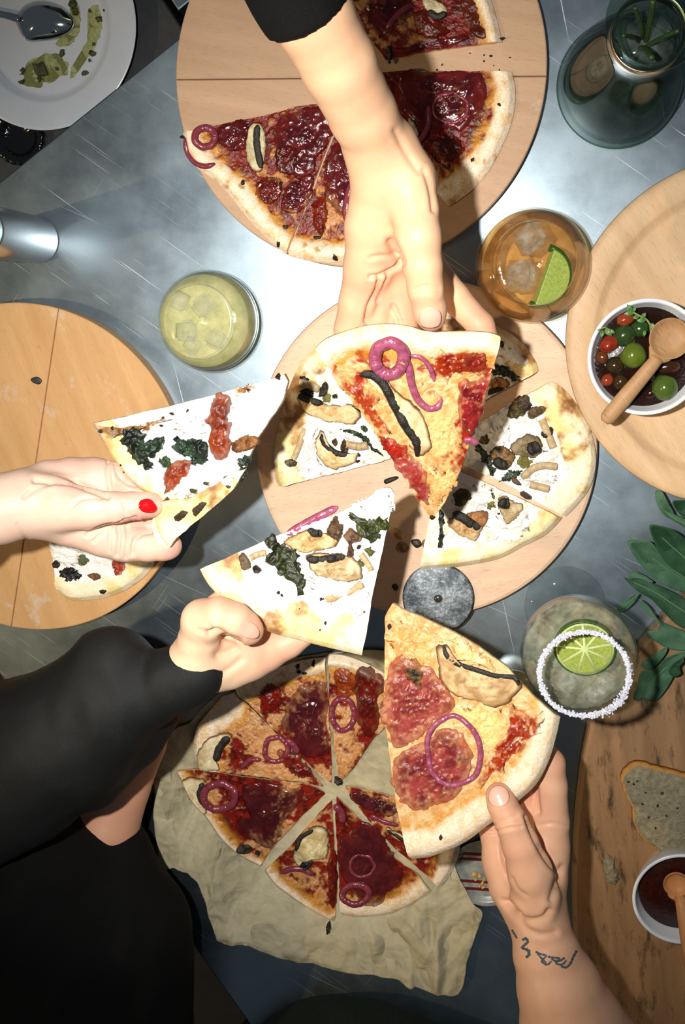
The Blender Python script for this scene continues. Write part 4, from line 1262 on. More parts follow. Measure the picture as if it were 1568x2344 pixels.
S = Slice('ham slice with a broad pale crust at the right of the far board', FB, [(1172, 168), (1180, 210), (1174, 270), (1152, 330), (1120, 390), (1080, 436), (1028, 474)],
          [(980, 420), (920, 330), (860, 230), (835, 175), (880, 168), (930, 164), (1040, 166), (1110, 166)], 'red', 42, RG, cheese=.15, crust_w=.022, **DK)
S.ham(c([(268, 335), (400, 328), (560, 332), (640, 338), (648, 470), (615, 560), (560, 600), (480, 590), (380, 605), (300, 520), (268, 420)]), ruffle=.004)
S.tomato(c([(430, 640), (520, 640), (560, 680), (500, 745), (440, 720)]), (120, 40, 18), (90, 22, 12), .003)
S.onion(*c([(500, 500)])[0], 40, 34, 4, mat='onion_dark', lift=.001)
S.onion_strip(c([(400, 480), (405, 560), (375, 630), (340, 650)]), 7, 'onion_dark')
S.mush(c([(310, 540), (335, 560), (360, 620), (340, 630), (315, 580)]), None, c=(170, 150, 104), c2=(120, 100, 64))
S.cheese(c([(380, 680), (420, 720), (470, 760), (520, 790), (480, 800), (430, 770)]), (150, 84, 44), (110, 50, 26))
S.bit(*c([(600, 735)])[0], 6).bit(*c([(720, 485)])[0], 5)
S = Slice('ham slice with tomato at the very top of the far board', FB, [(1150, 98), (1136, 40), (1120, -10), (1090, -90)], [(1000, -130), (860, -90), (800, -20), (840, 80), (885, 140), (960, 124), (1080, 106)], 'red', 47, RG, cheese=.3, crust_w=.016, **DK)
S.ham(c([(105, 60), (150, -10), (270, -10), (330, 40), (290, 110), (180, 175), (130, 120)]))
S.ham(c([(250, 232), (400, 205), (560, 170), (580, 195), (400, 228), (275, 252)]), thick=.002)
S.tomato(c([(340, 60), (400, 50), (450, 110), (500, 150), (420, 185), (350, 150)]), (140, 40, 18), (100, 22, 10), .004)
S.mush(c([(370, 0), (460, 20), (490, 65), (440, 100), (395, 65)]), c([(400, 60), (440, 88), (482, 70)]), 8, c=(180, 168, 130), c2=(130, 116, 80))
S.onion_strip(c([(210, 140), (270, 70), (330, 30)]), 8, 'onion_dark')
S.leaf(c([(210, 230), (225, 215), (235, 260), (222, 300)]), (30, 40, 24), (18, 22, 14), ruffle=.001)
S.tomato(c([(540, 0), (600, 0), (640, 120), (660, 190), (600, 170), (560, 90)]), (112, 40, 18), (90, 24, 12), .002)
S.bit(*c([(735, 180)])[0], 5)

# --- white pizza on the middle board
WG = 'slices of the white pizza on the middle board'
WK = dict(thick=.006, bulge=.006, cheese=.8)
c = crop(560, 680, 3.5636)
S = Slice('white slice with two curved mushroom pieces lying left of the board centre', FB, [(722, 796), (690, 830), (664, 884), (648, 940), (634, 1000), (628, 1050), (632, 1096), (640, 1112)],
          [(700, 1098), (800, 1074), (895, 1048), (900, 1020), (880, 960), (820, 890), (770, 842)], 'white', 51, WG, crust_w=.024, toast=.75, **WK)
S.mush(c([(455, 802), (490, 790), (520, 822), (640, 862), (760, 884), (880, 872), (940, 920), (960, 970), (880, 1030), (760, 1022), (640, 1000), (540, 950), (480, 890)]), c([(462, 790), (540, 832), (650, 866)]), 8, c=(224, 190, 128), c2=(200, 154, 86), thick=.005)
S.mush(c([(588, 1180), (610, 1100), (652, 1085), (655, 1150), (700, 1220), (780, 1268), (870, 1280), (940, 1268), (912, 1350), (800, 1382), (720, 1390), (640, 1330), (590, 1260)]), c([(640, 1108), (660, 1172), (720, 1240), (800, 1274), (860, 1270)]), 7, c=(232, 208, 156), c2=(214, 174, 106), thick=.005)
S.leaf(c([(765, 1085), (850, 1068), (950, 1090), (1030, 1140), (1115, 1295), (1060, 1220), (980, 1142), (880, 1104)]), (42, 58, 28), (26, 34, 16), ruffle=.001)
S.leaf(c([(950, 1060), (980, 1035), (1015, 1075), (985, 1095)]), (54, 78, 40), (36, 50, 26), ruffle=.001)
S.mush(c([(612, 805), (640, 715), (676, 688), (696, 740), (672, 802), (640, 812)]), None, c=(60, 56, 46), c2=(28, 26, 22))
S.leaf(c([(465, 650), (500, 640), (545, 668), (500, 690)]), (28, 28, 20), (14, 14, 10), ruffle=.001)
S.leaf(c([(470, 770), (520, 745), (580, 780), (560, 810), (500, 800)]), (44, 44, 18), (20, 20, 10), ruffle=.002)
S.leaf(c([(725, 800), (755, 782), (770, 810), (745, 825)]), (44, 60, 30), (26, 36, 18), ruffle=.001)
S.pesto(*c([(680, 822)])[0], 12, (120, 116, 48), (80, 76, 30))
S.stem(c([(500, 1065), (460, 1190), (415, 1310)]), 7)
S.mush(c([(345, 1330), (390, 1310), (440, 1330), (435, 1365), (380, 1370)]), None, c=(150, 120, 80), c2=(60, 46, 30))
S.mush(c([(720, 1170), (750, 1145), (770, 1180), (750, 1210)]), None, c=(90, 60, 34), c2=(54, 34, 20))
S.mush(c([(790, 1215), (820, 1150), (845, 1200), (850, 1260), (810, 1275)]), None, c=(96, 66, 36), c2=(54, 36, 20))
S.stem(c([(840, 1190), (900, 1205), (960, 1210), (1010, 1200)]), 9)
S.stem(c([(470, 690), (540, 710), (610, 745)]), 9)
S.ricotta(c([(480, 1040), (580, 1040), (580, 1240), (640, 1380), (560, 1440), (470, 1360), (470, 1200)]))
S.ricotta(c([(700, 1060), (860, 1100), (960, 1140), (900, 1160), (760, 1130)]))
for x, y in ((660, 990), (940, 1280), (935, 1330), (520, 1150)): S.bit(*c([(x, y)])[0], 5)
S = Slice('thin white slice mostly hidden beneath the held red slice and thumb', FB, [(738, 780), (790, 748), (850, 728), (920, 722), (985, 728)], [(960, 860), (905, 1010), (850, 920), (800, 862), (770, 828)], 'white', 58, WG, crust_w=.020, toast=.7, **WK)
S.mush([(770, 850), (800, 862), (830, 900), (815, 905), (785, 875)], None, c=(170, 140, 90), c2=(120, 90, 54))
c = crop(980, 720, 3.7333)
S = Slice('white slice with sage leaves between the amber glass and the held red slice', FB, [(1000, 730), (1060, 732), (1120, 742), (1160, 758), (1200, 790), (1225, 826), (1232, 848)], [(1180, 876), (1110, 914), (1030, 968), (960, 1020), (920, 1015), (950, 880)], 'white', 61, WG, crust_w=.024, toast=.8, **WK)
S.leaf(c([(530, 450), (600, 428), (700, 468), (795, 565), (700, 542), (620, 512), (545, 500)]), (52, 58, 34), (30, 34, 20), ruffle=.002)
S.mush(c([(500, 600), (560, 540), (640, 538), (692, 590), (620, 640), (520, 665)]), c([(500, 668), (560, 645), (640, 622)]), 6, c=(186, 134, 70), c2=(150, 98, 46))
S.ricotta(c([(580, 290), (680, 280), (800, 330), (840, 420), (760, 440), (640, 380)]))
S.bit(*c([(625, 250)])[0], 8)
S = Slice('white slice with a browned crust bubble at the right of the middle board', FB, [(1262, 872), (1290, 890), (1330, 940), (1352, 985), (1364, 1050), (1352, 1110), (1325, 1150), (1296, 1180)],
          [(1240, 1152), (1160, 1106), (1062, 1062), (1075, 1000), (1100, 965), (1180, 916)], 'white', 67, WG, crust_w=.030, toast=.8, **WK)
S.pesto_patch(c([(690, 790), (740, 720), (830, 680), (880, 740), (870, 800), (790, 860), (720, 885), (668, 860)]), (92, 84, 28), (54, 36, 16))
S.mush(c([(850, 822), (900, 782), (992, 780), (985, 830), (920, 872), (860, 880)]), None, c=(120, 98, 68), c2=(80, 62, 42))
S.stem(c([(965, 890), (1010, 990), (1065, 1130)]), 9)
S.mush(c([(960, 1000), (1045, 948), (1062, 1010), (990, 1052)]), None, c=(48, 38, 22), c2=(28, 22, 14))
S.mush(c([(698, 1130), (770, 1050), (870, 1018), (962, 1060), (965, 1130), (930, 1215), (860, 1215), (780, 1200), (720, 1180)]), c([(850, 1150), (905, 1130), (945, 1110)]), 16, c=(140, 122, 84), c2=(100, 84, 54))
S.mush(c([(528, 1180), (570, 1130), (650, 1120), (742, 1200), (700, 1292), (630, 1310), (560, 1250)]), c([(570, 1220), (620, 1270), (670, 1260)]), 12, c=(130, 96, 50), c2=(50, 36, 20), rim=(30, 22, 14))
S.pesto(*c([(820, 1250)])[0], 17, (128, 124, 48), (84, 80, 26))
S.leaf(c([(408, 1105), (450, 1120), (520, 1200), (562, 1330), (555, 1372), (500, 1280), (440, 1190)]), (58, 66, 42), (34, 40, 24), ruffle=.001)
S.leaf(c([(598, 1415), (660, 1350), (780, 1318), (806, 1335), (740, 1392), (650, 1418)]), (50, 66, 44), (30, 40, 28), ruffle=.001)
S.stem(c([(810, 1375), (880, 1315), (980, 1278), (1090, 1290)]), 9)
S.stem(c([(868, 1440), (940, 1460), (1025, 1480)]), 9)
S.mush(c([(705, 1385), (730, 1370), (795, 1440), (770, 1452), (725, 1430)]), None, c=(96, 66, 40), c2=(66, 44, 28))
S.mush(c([(780, 1515), (820, 1500), (885, 1550), (850, 1566), (800, 1545)]), None, c=(80, 60, 44), c2=(50, 36, 28))
S.pesto(*c([(480, 1070)])[0], 13, (96, 86, 30), (50, 40, 16))
S.ricotta(c([(520, 1000), (640, 940), (700, 980), (690, 1080), (600, 1100), (540, 1080)]))
S.ricotta(c([(880, 1220), (1000, 1160), (1090, 1180), (1060, 1250), (960, 1250)]), .002)
S.ricotta(c([(800, 1410), (960, 1350), (1100, 1380), (1080, 1430), (900, 1410)]), .002)
S = Slice('white slice at the lower right of the middle board touching the pizza wheel', FB, [(1287, 1184), (1250, 1222), (1200, 1248), (1140, 1278), (1060, 1294), (1000, 1300), (962, 1304)],
          [(972, 1240), (990, 1160), (1012, 1092), (1050, 1076), (1120, 1108), (1210, 1148)], 'white', 74, WG, crust_w=.019, toast=.25, **WK)
S.mush(c([(168, 1750), (230, 1700), (330, 1722), (430, 1782), (462, 1812), (410, 1922), (330, 1890), (240, 1850)]), c([(215, 1680), (300, 1716), (370, 1770), (445, 1800)]), 11, c=(204, 160, 100), c2=(170, 124, 68), thick=.005)
S.mush(c([(330, 1680), (420, 1670), (512, 1680), (490, 1780), (430, 1790), (360, 1740)]), None, c=(170, 116, 64), c2=(120, 78, 42), lift=.002)
S.mush(c([(598, 1560), (660, 1540), (740, 1590), (802, 1600), (792, 1680), (740, 1730), (660, 1782), (630, 1700), (600, 1620)]), c([(610, 1575), (650, 1600), (700, 1600)]), 13, c=(190, 168, 118), c2=(150, 120, 74))
S.pesto(*c([(530, 1610)])[0], 12, (120, 110, 40), (80, 74, 26)).pesto(*c([(285, 1550)])[0], 20, (100, 86, 32), (60, 44, 18))
S.leaf(c([(98, 1650), (130, 1680), (135, 1800), (122, 1965), (92, 1965), (100, 1860)]), (44, 46, 26), (24, 26, 16), ruffle=.001)
S.leaf(c([(520, 1490), (540, 1480), (570, 1550), (555, 1560)]), (60, 74, 34), (44, 54, 26), ruffle=.001)
S.ricotta(c([(500, 1780), (600, 1720), (700, 1780), (820, 1700), (860, 1800), (700, 1920), (600, 1920), (500, 1850)]), .003)
S.ricotta(c([(340, 1480), (460, 1440), (560, 1480), (520, 1620), (420, 1640)]), .002)
S.bit(*c([(605, 1690)])[0], 4)
# crumbs left where a slice was taken
sfb = Surf(FB, [(900, 1300), (1000, 1300)], 'white', 3, thick=0.0004, bulge=0)
def crumb_thing(label, pts, c, c2, thick=.003, mat='flesh', name='topping_crumb', cat='crumb', group='crumbs on the middle board'):
    out = resample(catmull(pts, 6), 28); z = BT
    rings = [0.3, 0.6, 0.85, 0.97, 1.0]
    Q, Sx, N, R_ = star(None, out, rings, None)
    n = fbm(Q[:, 0]*0.15, Q[:, 1]*0.15, 7, 3)
    h = thick*np.sqrt(np.clip(1-Sx**3, 0, 1))*(0.7+0.6*n)+0.0002
    V = np.vstack([FB.at(Q, h), FB.at(out, 0.0)])
    C = mixc(np.tile(linA(c), (len(Q), 1)), np.tile(linA(c2), (len(Q), 1)), sm(.35, .65, n)); C = np.vstack([C, C[-N:]])
    mk(name, V, star_faces(N, R_, True), M[mat], None, col=C, label=label, cat=cat, group=group)
for i, (pts, a, b) in enumerate((
    ([(906, 1250), (920, 1240), (938, 1252), (932, 1264), (912, 1264)], (170, 140, 100), (110, 84, 54)),
    ([(940, 1238), (958, 1234), (966, 1248), (952, 1254)], (60, 48, 36), (26, 20, 16)),
    ([(966, 1240), (978, 1236), (990, 1262), (974, 1266)], (150, 116, 74), (96, 70, 42)),
    ([(900, 1208), (915, 1215), (926, 1232), (912, 1236), (902, 1224)], (196, 168, 110), (160, 124, 70)),
    ([(897, 1340), (906, 1336), (912, 1346), (904, 1352)], (36, 34, 22), (22, 20, 14)),
    ([(880, 1098), (905, 1090), (912, 1095), (884, 1108)], (30, 28, 20), (16, 14, 10)),
)):
    crumb_thing(['pale baked mushroom crumb lying nearest the pizza wheel rim on bare wood', 'round black crumb between two mushroom crumbs by the pizza wheel', 'tan mushroom crumb at the cut edge of the white slice above the pizza wheel', 'yellowish baked cheese crumb in the empty slot of the white pizza', 'small dark green crumb beside the left rim of the pizza wheel'][i] if i < 5 else 'thin black crumb in the gap under the held red slice', pts, a, b, group='crumbs in the gap of the white pizza' if i < 5 else None)

# --- leftover slice on the left board
c = crop(0, 820, 2.24)
S = Slice('short leftover white slice on the floury left board under the red-nailed hand', FB, c([(310, 1200), (360, 1236), (440, 1240), (540, 1225), (640, 1190), (730, 1130), (795, 1055)]), c([(800, 960), (600, 900), (420, 880), (262, 925), (285, 1050)]), 'white', 83, None, thick=.005, bulge=.005, cheese=.4, crust_w=.022, toast=.5)
S.ricotta(c([(270, 950), (380, 960), (430, 1000), (420, 1050), (360, 1060), (300, 1020)]), .004)
S.leaf(c([(320, 1085), (370, 1060), (420, 1105), (385, 1130), (340, 1120)]), (22, 26, 20), (12, 14, 12), ruffle=.002)
S.mush(c([(460, 1105), (500, 1095), (530, 1115), (500, 1130)]), None, c=(110, 66, 26), c2=(70, 40, 18))
S.tomato(c([(585, 1035), (650, 1040), (642, 1092), (604, 1102)]), (196, 66, 22), (160, 40, 14), .003)
S.bit(*c([(300, 1050)])[0], 10).bit(*c([(545, 1185)])[0], 8)
S.pesto(*c([(430, 1030)])[0], 14, (110, 120, 70), (80, 90, 50))

# --- salami pizza on the parchment
PAR_Z = 0.006
PB = level(PAR_Z); c = crop(340, 1480, 2.529); PG = 'slices of the ham pizza on the parchment'
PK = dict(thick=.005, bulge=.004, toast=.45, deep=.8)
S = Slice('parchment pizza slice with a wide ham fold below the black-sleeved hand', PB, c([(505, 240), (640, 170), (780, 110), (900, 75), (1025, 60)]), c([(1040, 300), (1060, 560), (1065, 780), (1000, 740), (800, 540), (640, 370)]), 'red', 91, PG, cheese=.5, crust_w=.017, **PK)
S.ham(c([(770, 430), (820, 290), (900, 215), (995, 195), (1030, 260), (1035, 400), (1050, 560), (1000, 640), (900, 615), (860, 540)]), (84, 26, 30), (66, 18, 24), ruffle=.003)
S.tomato(c([(650, 290), (690, 210), (760, 225), (775, 300), (730, 370), (665, 380)]), (150, 30, 14), (116, 18, 10), .004)
S.onion_strip(c([(800, 520), (850, 560), (870, 600)]), 8, 'onion_dark')
for x, y in ((870, 100), (960, 85), (910, 140), (880, 130)): S.bit(*c([(x, y)])[0], 6)
S.leaf(c([(1080, 740), (1120, 750), (1125, 780), (1090, 785)]), (40, 30, 18), (24, 18, 12), ruffle=.001)
S = Slice('parchment pizza slice with orange tomato beside the wide ham fold', PB, c([(1045, 40), (1140, 50), (1240, 85), (1340, 135), (1400, 175)]), c([(1400, 420), (1290, 540), (1190, 690), (1110, 770), (1080, 560), (1052, 300)]), 'red', 96, PG, cheese=.55, crust_w=.013, **PK)
S.tomato(c([(1080, 140), (1150, 112), (1202, 180), (1180, 270), (1110, 272)]), (190, 84, 24), (150, 50, 16), .004)
S.tomato(c([(1200, 112), (1300, 130), (1362, 180), (1332, 300), (1332, 420), (1282, 502), (1220, 440), (1210, 280)]), (130, 26, 14), (96, 16, 10), .004)
S.onion(*c([(1132, 378)])[0], 26, 36, 7, mat='onion_dark')
S.mush(c([(1240, 170), (1310, 200), (1300, 215), (1240, 190)]), None, c=(190, 150, 110), c2=(160, 110, 80))
S = Slice('parchment pizza slice with a pale mushroom crescent and bare white crust edge', PB, c([(430, 285), (330, 400), (275, 480), (262, 590), (290, 700)]), c([(420, 712), (640, 740), (900, 770), (1015, 800), (880, 650), (700, 450), (500, 260)]), 'red', 101, PG, cheese=.6, crust_w=.028, **PK)
S.mush(c([(290, 692), (300, 590), (360, 512), (440, 484), (492, 500), (430, 560), (400, 640), (430, 688), (370, 702)]), c([(478, 500), (425, 560), (400, 640)]), 9, c=(212, 194, 150), c2=(190, 164, 116), thick=.005)
S.tomato(c([(740, 590), (840, 600), (930, 680), (962, 742), (880, 740), (800, 680)]), (150, 30, 14), (110, 18, 10), .004)
S.onion(*c([(745, 580)])[0], 26, 28, 6, mat='onion_dark')
S.onion_strip(c([(540, 690), (600, 640), (660, 640)]), 6, 'onion_dark')
S = Slice('parchment pizza slice with a thick onion ring over wide dark ham', PB, c([(155, 712), (200, 790), (240, 870), (330, 980), (420, 1110), (520, 1200), (640, 1265)]), c([(760, 1110), (900, 960), (1030, 840), (940, 790), (700, 760), (440, 728), (300, 706)]), 'red', 106, PG, cheese=.3, crust_w=.010, **PK)
S.mush(c([(205, 752), (330, 752), (322, 800), (300, 860), (350, 940), (310, 945), (250, 885), (228, 820)]), c([(325, 770), (305, 830), (330, 900)]), 6, c=(206, 188, 140), c2=(170, 146, 100))
S.ham(c([(550, 795), (720, 790), (900, 812), (912, 880), (830, 950), (775, 1060), (730, 1150), (640, 1130), (510, 1055), (490, 1000), (600, 980), (560, 890)]), (80, 26, 28), (62, 18, 22), ruffle=.004)
S.onion(*c([(420, 850)])[0], 36, 29, 9, mat='onion_dark')
S.pesto(*c([(610, 850)])[0], 18, (70, 40, 22), (30, 20, 14))
S.bit(*c([(560, 1160)])[0], 16).bit(*c([(640, 1180)])[0], 8)
S = Slice('parchment pizza slice with a pale mushroom round and thin onion strip', PB, c([(670, 1290), (730, 1370), (820, 1440), (940, 1520), (1060, 1580), (1085, 1560)]), c([(1095, 1350), (1075, 1100), (1065, 880), (950, 1000), (800, 1170)]), 'red', 111, PG, cheese=.35, crust_w=.011, **PK)
S.mush(c([(845, 1180), (880, 1090), (960, 1030), (1040, 1040), (1052, 1130), (1035, 1205), (960, 1220), (890, 1262), (850, 1235)]), c([(862, 1160), (890, 1085), (960, 1040)]), 5, c=(206, 190, 138), c2=(170, 148, 96))
S.mush(c([(880, 1250), (900, 1220), (960, 1225), (940, 1260), (900, 1290)]), None, c=(40, 32, 24), c2=(24, 20, 16))
S.bit(*c([(1002, 1132)])[0], 12)
S.onion_strip(c([(765, 1295), (830, 1266), (900, 1272), (965, 1305)]), 7, 'onion_dark')
S.tomato(c([(1050, 1200), (1090, 1180), (1095, 1400), (1080, 1500), (1050, 1440)]), (140, 28, 14), (110, 18, 10), .003)
S.leaf(c([(1040, 1590), (1058, 1585), (1050, 1640), (1034, 1640)]), (20, 20, 16), (12, 12, 10), ruffle=.001)
S = Slice('parchment pizza slice with a small onion ring near its blistered yellow crust', PB, c([(1120, 1545), (1200, 1560), (1330, 1555), (1440, 1530), (1560, 1470), (1640, 1410)]), c([(1560, 1310), (1380, 1180), (1240, 1000), (1090, 860), (1085, 1000), (1105, 1300)]), 'red', 116, PG, cheese=.3, crust_w=.022, **PK)
S.ham(c([(1110, 1130), (1170, 1060), (1250, 1000), (1340, 1060), (1370, 1120), (1450, 1225), (1470, 1310), (1410, 1400), (1300, 1480), (1200, 1440), (1130, 1330)]), (84, 28, 30), (64, 18, 24), ruffle=.004)
S.onion(*c([(1205, 1410)])[0], 30, 21, 8, mat='onion_dark', lift=.001)
S.onion(*c([(1240, 1250)])[0], 28, 24, 4, mat='onion_dark', lift=.001)
S.onion_strip(c([(1080, 900), (1120, 940), (1130, 1000)]), 9, 'onion_dark')
S = Slice('parchment pizza slice lying mostly under the held salami slice', PB, c([(1700, 1380), (1760, 1290), (1800, 1180), (1800, 1080), (1760, 960)]), c([(1500, 880), (1300, 830), (1140, 800), (1250, 960), (1420, 1150), (1600, 1300)]), 'red', 121, PG, cheese=.5, crust_w=.018, **PK)
S.ham(c([(1170, 835), (1240, 812), (1300, 850), (1400, 880), (1460, 930), (1400, 965), (1280, 930), (1200, 890)]), (84, 34, 38), (62, 20, 26))
S.onion_strip(c([(1290, 960), (1350, 990), (1450, 1020)]), 6, 'onion_dark')
S.mush(c([(1380, 1030), (1450, 1060), (1500, 1100), (1460, 1110), (1400, 1070)]), c([(1385, 1040), (1440, 1075), (1480, 1105)]), 5)

# ------------------------------------------------------------------ parchment under the salami pizza
m, nt, b, out = new_mat('baking_parchment')
v = coords(nt, 'World')
L(nt, ramp(nt, nz(nt, v, 60, 5), [(.3, lin((172, 163, 132))), (.7, lin((190, 180, 148)))]), b.inputs['Base Color'])
b.inputs['Roughness'].default_value = .58; b.inputs['Specular IOR Level'].default_value = .3
wv = node(nt, 'ShaderNodeVectorMath', operation='ADD'); L(nt, v, wv.inputs[0])
nn_ = node(nt, 'ShaderNodeTexNoise'); nn_.inputs['Scale'].default_value = 22; L(nt, v, nn_.inputs['Vector'])
ws_ = node(nt, 'ShaderNodeVectorMath', operation='SCALE'); ws_.inputs['Scale'].default_value = .03; L(nt, nn_.outputs['Color'], ws_.inputs[0]); L(nt, ws_.outputs[0], wv.inputs[1])
va = node(nt, 'ShaderNodeTexVoronoi'); va.inputs['Scale'].default_value = 38; L(nt, wv.outputs[0], va.inputs['Vector'])
vb = node(nt, 'ShaderNodeTexVoronoi'); vb.inputs['Scale'].default_value = 95; L(nt, wv.outputs[0], vb.inputs['Vector'])
bump(nt, b, math_(nt, 'ADD', va.outputs['Distance'], math_(nt, 'MULTIPLY', vb.outputs['Distance'], .4)), .55, .006)
M['parchment'] = m
pout = [(350, 1762), (362, 1720), (400, 1668), (440, 1648), (470, 1612), (540, 1560), (640, 1512), (740, 1494), (860, 1484), (930, 1500), (1010, 1580), (1080, 1700), (1092, 1800), (1060, 1900), (1036, 1950), (1046, 1985), (1078, 2050), (1104, 2076), (1096, 2110), (1072, 2180), (1052, 2262), (985, 2256), (940, 2248), (900, 2232), (820, 2218), (740, 2202), (660, 2184), (600, 2168), (550, 2150), (510, 2148), (494, 2120), (482, 2080), (462, 2030), (440, 2000), (400, 1975), (374, 1985), (366, 1930), (356, 1860), (360, 1810)]
pout = resample(catmull(pout, 5), 440)
tt = np.arange(440)*.7
pout = pout+4*np.stack([fbm(tt*.35, tt*0+.5, 2, 3)-.5, fbm(tt*.35+30, tt*0+.5, 3, 3)-.5], 1)
cen = np.array([720.0, 1850.0])
Q, Sx, N, R_ = star(None, pout, np.linspace(1/150, 1, 150), None, center=cen)
u = Q*0.00045
def ridged(x, y, s): return 1-np.abs(2*vn(x, y, s)-1)
rd = np.hypot((Q[:, 0]-735)/300, (Q[:, 1]-1800)/300)
edge = sm(0.92, 1.25, rd)
wx, wy = u[:, 0]+0.02*fbm(u[:, 0]*18, u[:, 1]*18, 5), u[:, 1]+0.02*fbm(u[:, 0]*18+4, u[:, 1]*18, 6)
cr = np.zeros(len(Q)); rf = np.random.default_rng(12)
for kf in range(230):
    c0 = np.array((rf.uniform(320, 1130), rf.uniform(1620, 2290))); an = rf.uniform(0, math.pi)
    d0 = np.array((math.cos(an), math.sin(an))); ln = rf.uniform(40, 170); wd = rf.uniform(7, 30); am = rf.uniform(.25, 1.0)*rf.choice((-1, 1, 1))
    rel = Q-c0; al = rel @ d0; pe = rel @ np.array((-d0[1], d0[0]))
    cr += am*np.clip(1-np.abs(pe)/wd, 0, 1)*np.clip(1-np.abs(al)/ln, 0, 1)*(wd/30)
cr = cr*0.5+0.25*fbm(u[:, 0]*24, u[:, 1]*24, 5, 2)
down = sm(1900, 2200, Q[:, 1])
h = 0.0022+0.0022*(fbm(u[:, 0]*60, u[:, 1]*60, 4)-.5)*(1-edge)+edge*(0.016*cr*(0.7+0.6*down)+0.004)
h = np.clip(h, 0.0009, None)
h[edge < 0.01] = np.clip(h[edge < 0.01], 0.0009, 0.0048)
GL = level(0.0)
V = np.vstack([GL.at(Q, h), GL.at(pout, h[-N:]-0.0006)])
mk('parchment_sheet', V, star_faces(N, R_, True), M['parchment'], None, label='crumpled brown baking parchment spread under the sliced ham pizza', cat='parchment', smooth=True)

# ------------------------------------------------------------------ plate, spoon and pesto on the low bench
pc = P(93, 60, BZ+0.018); pr = 226*mpp(93, 60, BZ+0.018)
prof = [(0, .004), (pr*.60, .004), (pr*.655, .0055), (pr*.70, .0115), (pr*.74, .0135), (pr*.97, .0175), (pr, .0185), (pr*1.003, .0175), (pr*.985, .0155), (pr*.74, .0105), (pr*.68, .004), (pr*.62, 0), (pr*.56, 0), (pr*.55, .0015), (0, .0015)]
V, F = lathe(prof, (pc[0], pc[1], BZ), 128)
plate = mk('dinner_plate', V, F, M['plate_china'], None, label='white china plate with pesto smears on the low bench past the table edge', cat='plate', origin=(pc[0], pc[1], BZ))
PLZ = BZ+0.004
PL = level(PLZ)
M['pesto_oil'] = drink('pesto_oil', (0.94, 0.94, 0.74), lin((150, 146, 60)), 0.13, 0.25, 260, 0.2)
sfp = Surf(PL, [(0, 900), (100, 900)], 'white', 3, thick=0.0003, bulge=0); sfp.eval_ = None
def flat_blob(parent, sheet, pts, thick, mat, name, col=(90, 90, 40), col2=None, seed=0, N=40, jag=0.0, label=None, cat=None, group=None, dome=2.5, z0=0.0, kind=None, R=6):
    out = resample(catmull(pts, 8), N)
    if jag:
        i = np.arange(N); out = out+jag*np.stack([fbm(i*.6, i*0+seed, seed, 2)-.5, fbm(i*.6+9, i*0+seed, seed+1, 2)-.5], 1)*2
    rings = 1-(1-np.linspace(1.0/R, 1, R))**1.5
    Q, S_, N, R_ = star(None, out, rings, None)
    n = fbm(Q[:, 0]*.12+seed, Q[:, 1]*.12, seed, 3)
    h = z0+thick*np.sqrt(np.clip(1-S_**dome, 0, 1))*(.6+.8*n)+.0002
    V = np.vstack([sheet.at(Q, h), sheet.at(out, z0)])
    C = np.tile(linA(col), (len(Q), 1))
    if col2 is not None: C = mixc(C, np.tile(linA(col2), (len(Q), 1)), sm(.35, .65, n))
    C = np.vstack([C, C[-N:]])
    return mk(name, V, star_faces(N, R_, True), mat, parent, col=C, label=label, cat=cat, group=group, kind=kind)
flat_blob(plate, PL, [(158, 0), (176, 8), (184, 40), (182, 75), (165, 95), (140, 108), (128, 100), (150, 80), (166, 50), (160, 20)], .0008, M['pesto_oil'], 'oil_smear', seed=3, jag=6)
flat_blob(plate, PL, [(70, 140), (110, 120), (132, 128), (160, 150), (140, 175), (100, 195), (60, 200), (50, 170)], .0004, M['pesto_oil'], 'oil_smear', seed=5, jag=10)
flat_blob(plate, PL, [(205, 15), (228, 15), (230, 60), (216, 110), (190, 150), (160, 180), (172, 140), (200, 90)], .0003, M['pesto_oil'], 'oil_smear', seed=7, jag=8)
for x, y, r in ((95, 157, 19), (226, 45, 8), (211, 122, 8), (143, 122, 8), (52, 162, 6), (50, 188, 7), (48, 211, 5), (195, 168, 8), (130, 158, 5), (168, 10, 12), (172, 28, 9), (240, 25, 5), (205, 25, 5), (215, 100, 5), (205, 138, 5), (90, 180, 7)):
    flat_blob(plate, PL, ring_pts(x, y, r, r*.8, x, 9, .35, int(x)), .0022, M['pesto'], 'pesto_dab', (64, 72, 26), (36, 42, 16), int(x), 24, 2)
# spoon, bowl down
t = thing('metal_spoon', 'polished metal spoon lying bowl down across the pesto plate', 'spoon', (*P(100, 48, 0)[:2], PLZ))
M['polished'] = simple('polished_metal', (200, 200, 200), None, rough=0.08, metal=1.0)
sp_out = resample(catmull([(38, 45), (50, 20), (75, 5), (105, 3), (140, 15), (162, 35), (172, 52), (160, 75), (130, 90), (95, 95), (62, 94), (45, 70)], 8), 72)
Q, S_, N, R_ = star(None, sp_out, np.linspace(.08, 1, 12), None)
hh = .0005+.010*(1-S_**2.2)
V = np.vstack([PL.at(Q, hh+.001), PL.at(sp_out, .0004)])
mk('spoon_bowl', V, star_faces(N, R_, True), M['polished'], t)
hp = np.vstack([PL.at([(50, 48)], .007), PL.at([(25, 42)], .011), PL.at([(-20, 36)], .015), PL.at([(-120, 25)], .0175), PL.at([(-260, 5)], .019)])
V, F = tube(catmull(hp, 6, False), np.r_[np.linspace(.0045, .003, 12), np.linspace(.003, .0055, 13)], 12, flat=.45)
mk('spoon_handle', V, F, M['polished'], t)
